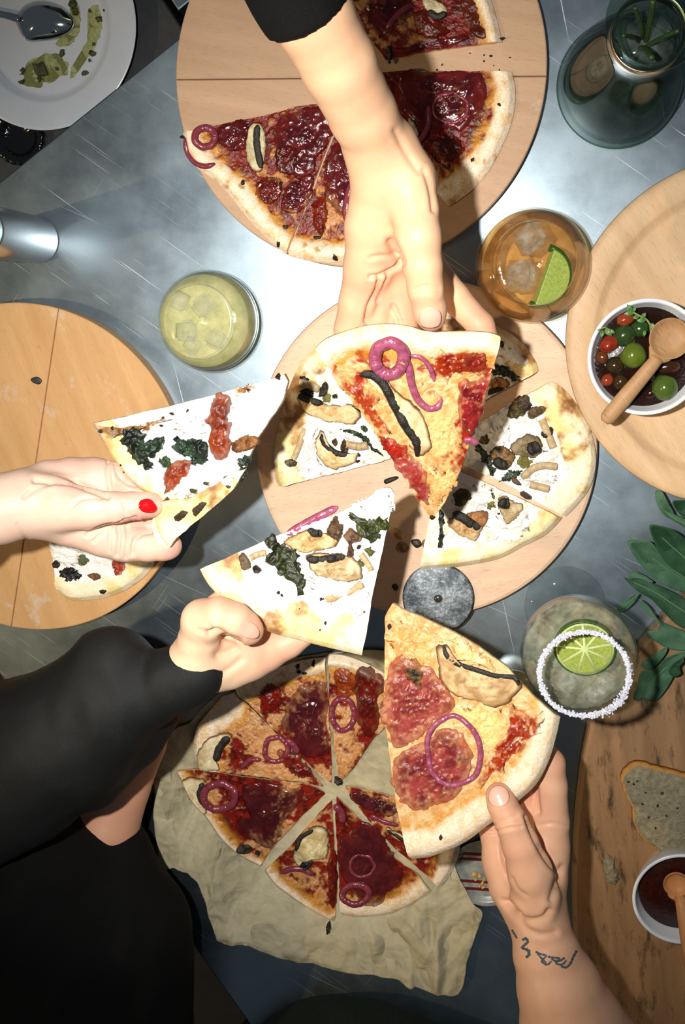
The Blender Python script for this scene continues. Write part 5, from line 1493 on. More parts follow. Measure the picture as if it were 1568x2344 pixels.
# ribbed dark glass dish under the plate rim
M['dark_glass'] = simple('dark_ribbed_glass', (14, 15, 15), None, rough=0.1, spec=0.7)
gc = P(40, 312, BZ+.008); gr = 62*mpp(40, 312, BZ+.008)
Vg, Fg = [], []
prof = [(.55, .002), (.62, .004), (.80, .0075), (.9, .009), (1.0, .008), (1.0, .001), (.9, 0), (0.0, 0)]
prof = [(0.0, .002)]+prof
for i in range(96):
    a = 2*math.pi*i/96; k = 1+.03*math.cos(i*math.pi/2)
    for r_, z in prof: Vg.append((gc[0]+gr*r_*(k if .6 < r_ else 1)*math.cos(a), gc[1]+gr*r_*(k if .6 < r_ else 1)*math.sin(a), BZ+z))
m_ = len(prof)
for i in range(96):
    for k in range(m_-1): Fg.append([i*m_+k, ((i+1) % 96)*m_+k, ((i+1) % 96)*m_+k+1, i*m_+k+1])
mk('ribbed_dish', np.array(Vg), Fg, M['dark_glass'], None, label='small dark ribbed glass dish peeking out under the plate', cat='dish')

# ------------------------------------------------------------------ steel shaker on the left
mc = P(84, 549, 0.0); mr = 53*mpp(84, 549, 0)
t = thing('steel_shaker', 'tall satin steel cylinder standing alone on bare table above the floury board', 'shaker', (mc[0], mc[1], 0))
V, F = lathe([(0, 0), (mr*.94, 0), (mr*.985, .0008), (mr, .003), (mr, .118), (mr*.98, .120), (0, .120)], (mc[0], mc[1], 0.0), 96)
mk('shaker_body', V, F, M['mill'], t)
V, F = lathe([(0, .1202), (mr*.97, .1202), (mr*1.0, .122), (mr*1.0, .136), (mr*.9, .141), (0, .142)], (mc[0], mc[1], 0.0), 96)
mk('lid', V, F, M['steel_side'], t)

# ------------------------------------------------------------------ drinks
M['thin_glass'] = thin_glass('clear_glass')
M['green_glass'] = thin_glass('greenish_glass', (0.66, 0.74, 0.70))
M['amber_glass'] = thin_glass('amber_glass', (0.985, 0.94, 0.86))
M['amber_drink'] = drink('amber_drink', (0.86, 0.72, 0.50), lin((214, 162, 100)), 0.28, 0.05, 90)
M['lime_drink'] = drink('cloudy_lime_drink', (0.84, 0.85, 0.60), lin((214, 212, 156)), 0.62, 0.05, 110)
M['clear_drink'] = drink('pale_drink', (0.93, 0.94, 0.87), lin((222, 220, 190)), 0.22, 0.05, 140)
M['water'] = drink('water', (0.86, 0.92, 0.90), lin((190, 205, 200)), 0.06, 0.03, 60, 0.3)
M['ice'] = drink('ice', (0.90, 0.92, 0.90), lin((226, 226, 214)), 0.16, 0.04, 160, 0.5)
def tumbler(name, label, axis, zb, base_r, belly_r, belly_z, rim_r, rim_z, gmat, dmat, level_z, dlabel=None, wall=.0016):
    cx, cy = axis
    t = thing(name, label, 'glass', (cx, cy, zb))
    def rad(z):
        pts = [(0, base_r), (.006, base_r*1.18), (belly_z*.5, belly_r*.93), (belly_z, belly_r), (belly_z+(rim_z-belly_z)*.5, (belly_r+rim_r)/2*1.03), (rim_z, rim_r)]
        return float(np.interp(z, [a for a, b in pts], [b for a, b in pts]))
    zs = np.linspace(0, rim_z, 26)
    rr_ = np.array([rad(z) for z in zs])
    for _ in range(3): rr_[1:-1] = (rr_[:-2]+2*rr_[1:-1]+rr_[2:])/4
    outer = [(0, 0)]+[(r, z) for r, z in zip(rr_, zs)]
    inner = [(max(r-wall, .001), max(z, .006)) for r, z in zip(rr_[::-1], zs[::-1])]+[(0, .006)]
    top = [(rr_[-1]-wall*.5, rim_z+wall*.5)]
    V, F = lathe(outer+top+inner, (cx, cy, zb), 96)
    mk('glass_wall', V, F, gmat, t)
    zl = np.linspace(.007, level_z, 16)
    rl = np.interp(zl, zs, rr_)-wall-.0003
    prof = [(0, .007)]+[(r, z) for r, z in zip(rl, zl)]+[(rl[-1]*.6, level_z-.0003), (0, level_z-.0003)]
    V, F = lathe(prof, (cx, cy, zb), 96)
    mk('drink', V, F, dmat, t)
    return t
def ice_cube(label, c, s, seed, group, name='ice_cube'):
    bm = bmesh.new(); bmesh.ops.create_cube(bm, size=1.0)
    bmesh.ops.bevel(bm, geom=bm.edges[:], offset=.16, segments=3, affect='EDGES')
    bmesh.ops.subdivide_edges(bm, edges=bm.edges[:], cuts=1, use_grid_fill=True)
    r_ = random.Random(seed)
    R3 = Matrix.Rotation(r_.uniform(0, 6), 3, 'Z') @ Matrix.Rotation(r_.uniform(-.4, .4), 3, 'X') @ Matrix.Rotation(r_.uniform(-.4, .4), 3, 'Y')
    V = []
    for v in bm.verts:
        k = 1+.16*mnoise.noise(v.co*2.2+Vector((seed, 0, 0)))
        V.append(np.array(R3 @ (v.co*k))*s+c)
    F = [[v.index for v in f.verts] for f in bm.faces]; bm.free()
    mk(name, np.array(V), F, M['ice'], None, label=label, cat='ice cube', group=group)

ga = P(1218, 608, .045)[:2]
tumbler('tumbler', 'amber cocktail in a round tumbler with ice and a lime wedge', ga, 0.0004, .030, 131*mpp(1218, 608, .045), .045, 98*mpp(1218, 600, .088), .088, M['amber_glass'], M['amber_drink'], .064)
for i, (px, py, z, s) in enumerate(((1215, 545, .058, .026), (1195, 632, .057, .027), (1250, 690, .05, .022))):
    ice_cube('clear ice cube floating in the amber cocktail', P(px, py, z), s*np.array((1.0, 1.0, .8)), 5+i, 'ice cubes in the amber cocktail')
gb = P(477, 735, .042)[:2]
tumbler('tumbler', 'cloudy pale green cocktail in a round tumbler on the bare steel', gb, 0.0004, .027, 117*mpp(477, 735, .042), .042, 87*mpp(445, 735, .088), .088, M['thin_glass'], M['lime_drink'], .060)
for i, (px, py, z, s) in enumerate(((412, 690, .0575, .020), (470, 700, .058, .022), (430, 760, .058, .021), (495, 775, .0575, .019), (442, 790, .057, .018), (540, 760, .052, .018))):
    ice_cube('small ice lump in the cloudy green cocktail', P(px, py, z), s*np.array((1.0, .9, .6)), 15+i, 'ice in the cloudy green cocktail')
gd = P(1172, 1565, .03)[:2]
t = tumbler('tumbler', 'small clear tumbler half hidden behind the held salami slice', gd, 0.0004, .020, .028, .03, .026, .060, M['thin_glass'], M['clear_drink'], .02)

# lime wedge and wheel
M['lime_skin'] = simple('lime_skin', (36, 74, 22), (52, 92, 30), 500, 0.35, 0.5, 0.3, 900)
M['lime_pith'] = simple('lime_pith', (196, 208, 140), (210, 220, 160), 300, 0.45)
M['lime_flesh'] = simple('lime_flesh', (134, 152, 60), (164, 178, 92), 500, 0.22, 0.5, 0.4, 700, sss=0.15)
def lime_wheel(label, c, r, th, Rm, name='lime_slice', seg=9):
    c = np.asarray(c); Rm = np.array(Rm)
    t = thing(name, label, 'lime', tuple(c))
    def put(V): return np.asarray(V) @ Rm.T+c
    V, F = lathe([(r*.93, -th/2), (r*.985, -th/2), (r, -th*.3), (r, th*.3), (r*.985, th/2), (r*.93, th/2)], (0, 0, 0), 72, True)
    mk('rind', put(V), F, M['lime_skin'], t)
    V, F = lathe([(0, -th*.47), (r*.955, -th*.47), (r*.955, th*.47), (0, th*.47)], (0, 0, 0), 72)
    mk('pith', put(V), F, M['lime_pith'], t)
    for i in range(seg):
        a0 = 2*math.pi*i/seg+.035; a1 = 2*math.pi*(i+1)/seg-.035
        pts = [(r*.10*math.cos((a0+a1)/2), r*.10*math.sin((a0+a1)/2))]+[(r*.87*math.cos(a), r*.87*math.sin(a)) for a in np.linspace(a0, a1, 9)]
        V, F = slab(pts, -th*.54, th*.54, th*.08)
        mk('segment', put(V), F, M['lime_flesh'], t, smooth=False)
    return t
wg = P(1292, 1384, 0.0)[:2]
lime_wheel('lime wheel floating in the salt-rimmed cocktail glass', P(1338, 1482, .163), 70*mpp(1338, 1482, .163), .006, Matrix.Rotation(math.radians(10), 3, 'X') @ Matrix.Rotation(math.radians(-4), 3, 'Y') @ Matrix.Rotation(.3, 3, 'Z'))
# wedge in the amber drink: half-moon with skin outside
wc = P(1262, 640, .066)
t = thing('lime_wedge', 'green lime wedge in the amber cocktail', 'lime', tuple(wc))
Rw = np.array(Matrix.Rotation(math.radians(72), 3, 'Z') @ Matrix.Rotation(math.radians(16), 3, 'X'))
r_ = 64*mpp(1262, 640, .066)
def put(V): return np.asarray(V) @ Rw.T+wc
arc = [(r_*math.cos(a), -r_*1.0*math.sin(a)+.010) for a in np.linspace(0.08, math.pi-.08, 24)]
V, F = slab(arc, -.006, .006, .001); mk('flesh', put(V), F, M['lime_flesh'], t, smooth=False)
pts = [(1.03*r_*math.cos(a), -1.04*r_*math.sin(a)+.010, -.003) for a in np.linspace(0, math.pi, 30)]
V, F = tube(put(pts), .0032, 10, flat=2.2, up=Rw[:, 2]); mk('rind', V, F, M['lime_skin'], t)

# stemmed glass with a salted rim
RB, RR_, ZB_, ZR = 131*mpp(1330, 1495, .15), 100*mpp(1345, 1537, .205), .150, .205
t = thing('cocktail_glass', 'stemmed round glass with a salted rim and lime wheel beside the sage', 'glass', (wg[0], wg[1], 0))
fr_ = 91*mpp(1292, 1384, 0)
V, F = lathe([(0, 0), (fr_*.97, 0), (fr_, .0012), (fr_*.98, .0024), (fr_*.5, .004), (.006, .009), (0, .010)], (*wg, 0.0005), 96)
mk('foot', V, F, M['thin_glass'], t)
V, F = lathe([(.0050, .008), (.0036, .02), (.0034, .06), (.005, .085), (.012, .094)], (*wg, 0), 32)
mk('stem', V, F, M['thin_glass'], t)
zs = np.linspace(.092, ZR, 30)
k = np.where(zs < ZB_, np.sqrt(np.clip(1-((ZB_-zs)/(ZB_-.090))**2, 0, 1)), 1)
ro = np.where(zs < ZB_, RB*k, RB+(RR_-RB)*((zs-ZB_)/(ZR-ZB_))**1.8)
V, F = lathe([(0, .0915)]+[(a, b) for a, b in zip(ro, zs)]+[(RR_-.0006, ZR+.0006)]+[(a-.0013, b) for a, b in zip(ro[::-1][:-2], zs[::-1][:-2])]+[(0, .095)], (*wg, 0), 96)
mk('bowl', V, F, M['thin_glass'], t)
zl = np.linspace(.098, .161, 20); rl = np.interp(zl, zs, ro)-.0018
V, F = lathe([(0, .097)]+[(a, b) for a, b in zip(rl, zl)]+[(0, .161)], (*wg, 0), 96)
mk('drink', V, F, M['clear_drink'], t)
M['salt'] = simple('coarse_salt', (196, 198, 212), (216, 218, 230), 900, 0.4, 0.5)
parts = []
rs = random.Random(4)
for i in range(2600):
    a = rs.uniform(0, 2*math.pi); th = rs.gauss(0, 1)
    heavy = 1+1.2*max(0, math.cos(a+.75))**6+.6*max(0, math.cos(a-2.2))**8
    rr2 = RR_+rs.gauss(.0002, .0008)*heavy; z = ZR+abs(rs.gauss(0, .0006))*heavy-.0006*rs.random()
    s = rs.uniform(.0003, .0007)
    b = np.array([(x, y, zz) for x in (-1, 1) for y in (-1, 1) for zz in (-1, 1)])*s
    Rm = np.array(Matrix.Rotation(rs.uniform(0, 3), 3, 'Z') @ Matrix.Rotation(rs.uniform(0, 3), 3, 'X'))
    parts.append((b @ Rm.T+np.array((wg[0]+rr2*math.cos(a), wg[1]+rr2*math.sin(a), z)), [[0, 1, 3, 2], [4, 6, 7, 5], [0, 4, 5, 1], [2, 3, 7, 6], [0, 2, 6, 4], [1, 5, 7, 3]]))
V, F = join(parts)
mk('salt_rim', V, F, M['salt'], t, smooth=False, kind='stuff')
for i, (px, py, z) in enumerate(((1385, 1565, .158), (1362, 1590, .158), (1300, 1560, .157))):
    ice_cube('ice cube in the salt-rimmed cocktail', P(px, py, z), np.array((.018, .018, .012)), 40+i, 'ice cubes in the salted glass')

# water carafe
cb = P(1420, 190, .006)[:2]; cr0 = 139*mpp(1420, 190, .006)
t = thing('water_carafe', 'greenish glass water carafe with a metal collar and herb stems inside', 'carafe', (*cb, 0))
op = [(0, 0), (cr0*.94, 0), (cr0, .004), (cr0*.995, .010), (cr0*.90, .045), (cr0*.72, .090), (cr0*.52, .130), (.0265, .150), (.0255, .172), (.028, .185), (.034, .2), (.0355, .205)]
op = catmull(op, 5, False).tolist()
ip = [(max(r-.003, 0.0), max(z, .012)) for r, z in op[::-1]]
V, F = lathe(op+[(.0345, .2065)]+ip, (*cb, 0.0005), 96)
mk('glass_wall', V, F, M['green_glass'], t)
wl = [(r-.0034, z) for r, z in op if .013 < z < .142]
V, F = lathe([(0, .0125)]+wl+[(0, wl[-1][1])], (*cb, 0), 96)
mk('water', V, F, M['water'], t)
V, F = lathe([(.0272, .152), (.0280, .153), (.0280, .170), (.0270, .171)], (*cb, 0), 64, True)
M['collar'] = simple('warm_metal', (196, 180, 162), (210, 196, 180), 90, 0.3, metal=1.0)
mk('collar', V, F, M['collar'], t)
M['stem_green'] = simple('green_stem', (36, 58, 28), (50, 74, 34), 300, 0.45)
for i, (a, ln) in enumerate(((0.4, .022), (1.9, .018), (3.3, .022), (4.9, .03), (5.6, .016))):
    p0 = np.array((cb[0]+ln*math.cos(a), cb[1]+ln*math.sin(a), .020)); p1 = np.array((cb[0]+.006*math.cos(a+2.6), cb[1]+.006*math.sin(a+2.6), .150)); p2 = np.array((cb[0]+.02*math.cos(a+2.9), cb[1]+.02*math.sin(a+2.9), .178))
    V, F = tube(catmull([p0, (p0+p1)/2, p1, p2], 6, False), .0016+.0006*(i % 2), 8)
    mk('herb_sprig', V, F, M['stem_green'], None, label='dark green herb stem standing in the water carafe', cat='stem', group='herb stems in the carafe')

# ------------------------------------------------------------------ olive bowl
def bowl(name, label, c, rim_px, z0, z1, px_c):
    r = rim_px*mpp(*px_c, z1); h = z1-z0
    prof = [(0, 0), (r*.56, 0), (r*.60, .001), (r*.80, h*.40), (r*.95, h*.80), (r, h*.97), (r*.99, h), (r*.955, h*1.0), (r*.93, h*.97), (r*.88, h*.80), (r*.74, h*.42), (r*.55, h*.14), (0, h*.10)]
    V, F = lathe(catmull(prof, 3, False).tolist(), (c[0], c[1], z0), 96)
    return mk(name, V, F, M['china'], None, label=label, cat='bowl', origin=(c[0], c[1], z0)), r
oc = P(1480, 818, .072)
ob_, orad = bowl('olive_bowl', 'white china bowl of olives in dark oil on the lipped board', oc, 132, RB_TOP, .072, (1480, 818))
M['dark_oil'] = simple('dark_olive_oil', (26, 14, 10), (38, 20, 14), 120, 0.05, 0.22, 0.35, 420)
OZ = .060
rin = orad*.875
V, F = lathe([(0, OZ-.012), (rin*.86, OZ-.012), (rin, OZ-.0005), (rin*.985, OZ), (0, OZ)], (oc[0], oc[1], 0), 96)
mk('oil', V, F, M['dark_oil'], ob_)
def olive(label, px, py, rx, ry, ang, c, z=OZ-.001, hole=True, name='olive', cat='olive', group='olives in the white bowl', mat=None, c2=None, lump=.04):
    s = mpp(px, py, z); cw = P(px, py, z); n1, n2_ = 28, 20
    V, F, C = [], [], []
    ca, sa = math.cos(ang), math.sin(ang)
    for j in range(n2_+1):
        ph = math.pi*j/n2_
        for i in range(n1):
            th = 2*math.pi*i/n1
            x, y, w = math.cos(ph), math.sin(ph)*math.cos(th), math.sin(ph)*math.sin(th)
            k = 1+lump*mnoise.noise(Vector((x*2+px, y*2, w*2)))
            if hole: k *= 1-.35*math.exp(-((ph/.32)**2))
            X, Y, Z = rx*s*x*k, ry*s*y*k, ry*s*w*k
            V.append(cw+np.array((X*ca-Y*sa, X*sa+Y*ca, Z)))
            t_ = .5+.5*mnoise.noise(Vector((x*1.5+px*.3, y*1.5, w*1.5)))
            cc = linA(c)*(1-t_)+linA(c2 if c2 else tuple(q*.7 for q in c))*t_
            C.append(cc)
    for j in range(n2_):
        for i in range(n1):
            k = (i+1) % n1
            F.append([j*n1+i, (j+1)*n1+i, (j+1)*n1+k, j*n1+k])
    mk(name, np.array(V), F, mat or M['olive'], None, col=np.array(C), label=label, cat=cat, group=group)
M['olive'] = vcol('olive_skin', 0.16, 0.5, 0.12, 700, 0.1)
olive('large bright green olive beside the wooden spoon neck', 1449, 813, 31, 29, 2.6, (98, 114, 34), .062, c2=(78, 96, 28), group=None)
olive('matte green olive with dark dimple at the bowl edge under the spoon', 1522, 886, 31, 29, 1.4, (78, 98, 38), .062, c2=(62, 82, 30), group=None)
olive('dark green olive between the two tomato pieces', 1428, 768, 28, 25, .5, (52, 74, 34), .061, group=None)
olive('dark green olive half sunk under the herb sprig', 1464, 752, 22, 20, .2, (50, 78, 34), .059, group=None)
for px, py, a, b, ang, cc in ((1408, 836, 22, 21, .4, (58, 44, 22)), (1420, 874, 19, 18, 1.2, (62, 44, 20)), (1530, 840, 30, 16, .1, (66, 36, 20)), (1472, 860, 15, 13, 2, (50, 22, 16)), (1488, 900, 16, 14, 1, (46, 20, 16)), (1560, 790, 22, 20, .3, (60, 66, 34)), (1452, 780, 14, 12, 2, (44, 20, 16))):
    olive('small glossy brown olive in the dark oil', px, py, a, b, ang, cc, OZ-.002, group='brown olives in the white bowl')
olive('brown olive with a burst hole at the bowl rim', 1378, 818, 15, 15, .1, (110, 56, 26), OZ, group=None, lump=.1)
olive('orange-red tomato half at the upper bowl edge', 1432, 731, 20, 14, .3, (150, 66, 28), .062, False, 'tomato_piece', 'tomato', None, lump=.15, c2=(126, 48, 22))
olive('split red tomato piece under the herb tip', 1394, 786, 24, 17, .7, (150, 52, 30), .062, False, 'tomato_piece', 'tomato', None, lump=.3, c2=(116, 30, 20))
olive('dull red tomato round near the brown olives', 1390, 870, 15, 14, .7, (150, 60, 30), OZ, False, 'tomato_piece', 'tomato', None, lump=.1, c2=(110, 40, 22))
# thyme
M['thyme'] = simple('fresh_herb', (62, 104, 44), (92, 132, 62), 400, 0.45)
M['thyme_stem'] = simple('herb_stem', (140, 150, 80), (120, 132, 66), 400, 0.5)
t = thing('thyme_sprig', 'fresh thyme sprig lying on the olives', 'herb', tuple(P(1465, 740, .07)))
sp_ = [P(1440, 710, .073), P(1462, 722, .074), P(1480, 732, .073), P(1488, 745, .072), P(1490, 768, .069)]
V, F = tube(catmull(sp_, 6, False), .0009, 8); mk('stem', V, F, M['thyme_stem'], t)
def small_leaf(parent, a, b, w, mat, z, zt=None, name='leaf', thick=.0004, fold=.15):
    """pointed leaf from px a to px b"""
    A = P(*a, z); B = P(*b, zt if zt is not None else z); d = B-A; ln = np.linalg.norm(d); d /= ln
    s = np.cross(d, (0, 0, 1.0)); s /= np.linalg.norm(s); up = np.cross(s, d)
    ww = w*mpp(*a, z); n = 10; V, F = [], []
    for side in (0, 1):
        for i in range(n+1):
            t_ = i/n; wd = ww*math.sin(math.pi*t_**.8)**.8 if 0 < t_ < 1 else .0002
            for k in (-1, -.5, 0, .5, 1):
                V.append(A+d*ln*t_+s*wd*k+up*(fold*wd*abs(k)+ln*.12*math.sin(math.pi*t_)-(thick if side else 0)))
    m = (n+1)*5
    for i in range(n):
        for k in range(4):
            q = [i*5+k, i*5+k+1, (i+1)*5+k+1, (i+1)*5+k]
            F.append(q); F.append([x+m for x in q[::-1]])
        F.append([i*5, (i+1)*5, (i+1)*5+m, i*5+m]); F.append([i*5+4, i*5+4+m, (i+1)*5+4+m, (i+1)*5+4])
    mk(name, np.array(V), F, mat, parent)
for a, b, w in (((1445, 714), (1436, 697), 6), ((1452, 716), (1428, 718), 6), ((1462, 724), (1450, 728), 6), ((1470, 726), (1478, 716), 5), ((1478, 732), (1458, 734), 6), ((1486, 742), (1502, 752), 6), ((1490, 756), (1502, 768), 5), ((1476, 756), (1474, 770), 4), ((1448, 712), (1456, 704), 4)):
    small_leaf(t, a, b, w, M['thyme'], .074, .075)
t = thing('thyme_sprig', 'small herb tip caught on the split red tomato by the bowl rim', 'herb', tuple(P(1390, 765, .07)))
V, F = tube(catmull([P(1368, 756, .074), P(1384, 750, .075), P(1398, 756, .073)], 6, False), .0006, 8); mk('stem', V, F, M['thyme_stem'], t)
for a, b, w in (((1384, 754), (1400, 768), 6), ((1380, 756), (1376, 772), 5), ((1392, 756), (1408, 762), 5)):
    small_leaf(t, a, b, w, M['thyme'], .071, .072)

def wooden_spoon(label, bowl_c, bowl_r, neck, end, zb, zn, ze, w_n, w_e, mat, tone=None):
    t = thing('wooden_spoon', label, 'spoon', tuple(P(*end, ze)))
    c = P(*bowl_c, zb); r = bowl_r*mpp(*bowl_c, zb)
    prof = [(0, -.007), (r*.6, -.0055), (r*.93, -.0005), (r, .0022), (r*.97, .003), (r*.92, .0024), (r*.6, -.002), (0, -.0036)]
    V, F = lathe(catmull(prof, 4, False).tolist(), c, 64)
    mk('spoon_bowl', V, F, mat, t)
    pts = catmull([P(bowl_c[0]+(neck[0]-bowl_c[0])*.42, bowl_c[1]+(neck[1]-bowl_c[1])*.42, zb-.0028), P(bowl_c[0]+(neck[0]-bowl_c[0])*.72, bowl_c[1]+(neck[1]-bowl_c[1])*.72, zb-.0008), P(*neck, zn), P(neck[0]*.5+end[0]*.5, neck[1]*.5+end[1]*.5, (zn+ze)/2), P(*end, ze)], 10, False)
    m = len(pts); s = mpp(*end, ze)
    rad = np.interp(np.linspace(0, 1, m), [0, .14, .28, .42, .8, .96, 1], [w_n*2.0*s, w_n*1.9*s, w_n*1.25*s, w_n*s, w_e*s, w_e*.92*s, w_e*.45*s])
    V, F = tube(pts, rad, 20, flat=np.interp(np.linspace(0, 1, m), [0, .15, .4, 1], [.12, .2, .75, .8]))
    mk('spoon_handle', V, F, mat, t)
wooden_spoon('small wooden spoon resting across the olive bowl', (1533, 775), 47, (1492, 836), (1383, 966), .080, .081, .076, 15, 19, M['spoon_wood'])

# ------------------------------------------------------------------ pizza wheel
wz = BT+.0035
wc_ = P(1003, 1369, wz); wr_ = 82*mpp(1003, 1369, wz)
t = thing('pizza_cutter', 'floury steel pizza cutter wheel lying over the edge of the middle board', 'pizza cutter', (wc_[0], wc_[1], BT))
m, nt, b, out = new_mat('floury_steel')
v = coords(nt, 'World')
f1 = ramp(nt, nz(nt, v, 60, 7, .75), [(.40, 0.0), (.58, 1.0)]); f2 = ramp(nt, nz(nt, v, 380, 4, .6), [(.40, 0.0), (.62, 1.0)])
ff_ = mixrgb(nt, 1.0, f1, ramp(nt, f2, [(0.0, 0.35), (1.0, 1.0)]), 'MULTIPLY')
L(nt, mixrgb(nt, ff_, (.06, .075, .085), lin((176, 184, 192))), b.inputs['Base Color'])
b.inputs['Roughness'].default_value = .5; b.inputs['Metallic'].default_value = .25
bump(nt, b, f2, .5, .0006)
M['floury'] = m
V, F = lathe([(0, -.0012), (wr_*.93, -.0012), (wr_, -.0003), (wr_*.93, .0008), (0, .0008)], wc_, 96)
mk('blade', V, F, M['floury'], t)
V, F = lathe([(.0045, .0008), (.0045, .0022), (.0030, .0034), (0, .0038)], wc_, 24)
mk('hub', V, F, M['polished'], t)
fp = [P(1003, 1369, BT+.0012), P(1012, 1400, BT-.002), P(1026, 1450, .011), P(1034, 1480, .011)]
V, F = tube(catmull(fp, 6, False), .0042, 10, flat=.25); mk('fork', V, F, M['polished'], t)
V, F = tube(catmull([P(1034, 1476, .012), P(1044, 1540, .0125), P(1056, 1610, .0125), P(1062, 1660, .012)], 8, False), np.r_[np.linspace(.008, .0115, 12), np.linspace(.0115, .0085, 13)], 16); mk('handle', V, F, M['spoon_wood'], t)

# ------------------------------------------------------------------ sage
m, nt, b, out = new_mat('sage_leaf')
v = coords(nt, 'World')
vo = node(nt, 'ShaderNodeTexVoronoi', feature='DISTANCE_TO_EDGE'); vo.inputs['Scale'].default_value = 420; L(nt, v, vo.inputs['Vector'])
L(nt, ramp(nt, nz(nt, v, 60, 5), [(.3, lin((54, 86, 64))), (.7, lin((72, 106, 80)))]), b.inputs['Base Color'])
b.inputs['Roughness'].default_value = .6; b.inputs['Specular IOR Level'].default_value = .25
bump(nt, b, vo.outputs['Distance'], .35, .0008)
M['sage'] = m
M['sage_dark'] = simple('sage_leaf_upper', (30, 62, 40), (42, 78, 50), 70, 0.6, 0.25, 0.3, 500)
M['sage_rib'] = simple('sage_midrib', (76, 114, 78), None, rough=.6)
c = crop(1380, 1100, 4.3404)
t = thing('sage_sprig', 'bunch of broad green sage leaves between the lipped board and the salted glass', 'herb', tuple(P(1560, 1380, 0.0)))
def big_leaf(pts, zs, dark, rib=None, cup=.004, seed=0):
    q = np.array(c(pts)); out = resample(catmull(q, 8), 64); cen = out.mean(0)
    Q, S_, N, R_ = star(None, out, np.linspace(.1, 1, 12), None)
    (za, zb), (pa, pb) = zs
    pa, pb = np.array(c([pa])[0]), np.array(c([pb])[0])
    f = np.clip(((Q-pa) @ (pb-pa))/((pb-pa) @ (pb-pa)), -.2, 1.2)
    z = za+(zb-za)*f+cup*np.clip(S_, 0, 1)**2*np.sin(3*f+seed)+.0025*(fbm(Q[:, 0]*.04+seed, Q[:, 1]*.04, seed, 3)-.5)
    dax = np.abs((Q-pa)@np.array([-(pb-pa)[1], (pb-pa)[0]])/np.linalg.norm(pb-pa))
    z = z+.0018*np.clip(dax/40, 0, 1)
    V = np.vstack([PP(Q, z), PP(Q[-N:], z[-N:]-.0007)])
    lf = mk('leaf', V, star_faces(N, R_, True), M['sage_dark' if dark else 'sage'], t)
    if rib:
        p = np.array(catmull(c(rib), 6, False)); f = np.clip(((p-pa) @ (pb-pa))/((pb-pa) @ (pb-pa)), -.2, 1.2)
        V, F = tube(PP(p, za+(zb-za)*f+.0012), np.linspace(.0005, .0010, len(p)), 6)
        mk('midrib', V, F, M['sage_rib'], lf)
big_leaf([(245, 602), (330, 590), (480, 612), (620, 790), (816, 950), (1000, 1050), (1000, 1150), (816, 1112), (700, 1082), (550, 1000), (400, 870), (300, 740)], ((.028, .022), ((245, 600), (900, 1060))), False, [(300, 640), (450, 740), (650, 880), (816, 1000), (980, 1090)], seed=1)
big_leaf([(460, 452), (560, 448), (700, 490), (816, 570), (1000, 700), (1020, 900), (960, 1010), (816, 945), (700, 880), (600, 780), (520, 640)], ((.036, .030), ((460, 450), (960, 900))), True, [(560, 540), (680, 650), (816, 770), (960, 920)], seed=2)
big_leaf([(208, 964), (300, 982), (400, 990), (600, 1062), (816, 1172), (1000, 1280), (960, 1480), (816, 1472), (700, 1405), (560, 1260), (480, 1180), (350, 1100), (270, 1030)], ((.022, .030), ((210, 965), (950, 1380))), True, [(300, 1010), (500, 1100), (700, 1230), (900, 1360)], seed=3)
big_leaf([(265, 935), (300, 906), (360, 912), (500, 1005), (430, 1010), (330, 985), (270, 972)], ((.018, .020), ((265, 935), (500, 1000))), False, seed=4)
big_leaf([(138, 1272), (250, 1180), (352, 1118), (335, 1175), (262, 1262), (188, 1312)], ((.010, .02), ((140, 1290), (350, 1120))), False, [(170, 1280), (260, 1210), (345, 1130)], cup=.002, seed=5)
big_leaf([(520, 112), (560, 96), (602, 130), (592, 262), (700, 332), (816, 385), (950, 430), (950, 540), (816, 472), (700, 402), (600, 342), (540, 240)], ((.02, .026), ((530, 110), (900, 460))), False, seed=6)
big_leaf([(588, 165), (640, 200), (682, 268), (660, 290), (600, 262)], ((.014, .016), ((590, 170), (670, 280))), True, cup=.001, seed=7)
big_leaf([(690, 212), (760, 196), (900, 212), (950, 330), (900, 425), (816, 372), (740, 312)], ((.03, .034), ((690, 210), (930, 380))), True, seed=8)
big_leaf([(352, 1172), (450, 1242), (560, 1382), (700, 1450), (816, 1500), (950, 1600), (900, 1700), (816, 1692), (650, 1672), (530, 1602), (445, 1545), (425, 1490), (480, 1520), (540, 1480), (560, 1420), (480, 1332), (390, 1262)], ((.030, .034), ((360, 1200), (850, 1640))), False, seed=9)
big_leaf([(378, 1835), (430, 1780), (560, 1692), (640, 1652), (625, 1720), (545, 1820), (455, 1882)], ((.036, .036), ((380, 1840), (630, 1680))), False, cup=.002, seed=10)
big_leaf([(298, 2160), (340, 2040), (380, 1902), (520, 1862), (640, 1752), (816, 1692), (900, 1700), (816, 1745), (745, 1850), (700, 1950), (640, 2060), (550, 2172), (460, 2192), (400, 2162), (340, 2186)], ((.030, .036), ((320, 2150), (830, 1700))), False, [(420, 2060), (560, 1920), (700, 1800), (860, 1705)], seed=11)
big_leaf([(655, 1902), (690, 1830), (790, 1762), (802, 1800), (762, 1850), (772, 1920), (705, 1952)], ((.040, .042), ((660, 1920), (800, 1780))), True, cup=.002, seed=12)
V, F = tube(catmull([P(1600, 1250, .02), P(1590, 1330, .022), P(1585, 1400, .024), P(1575, 1490, .03)], 6, False), .0018, 8); mk('stem', V, F, M['sage_rib'], t)

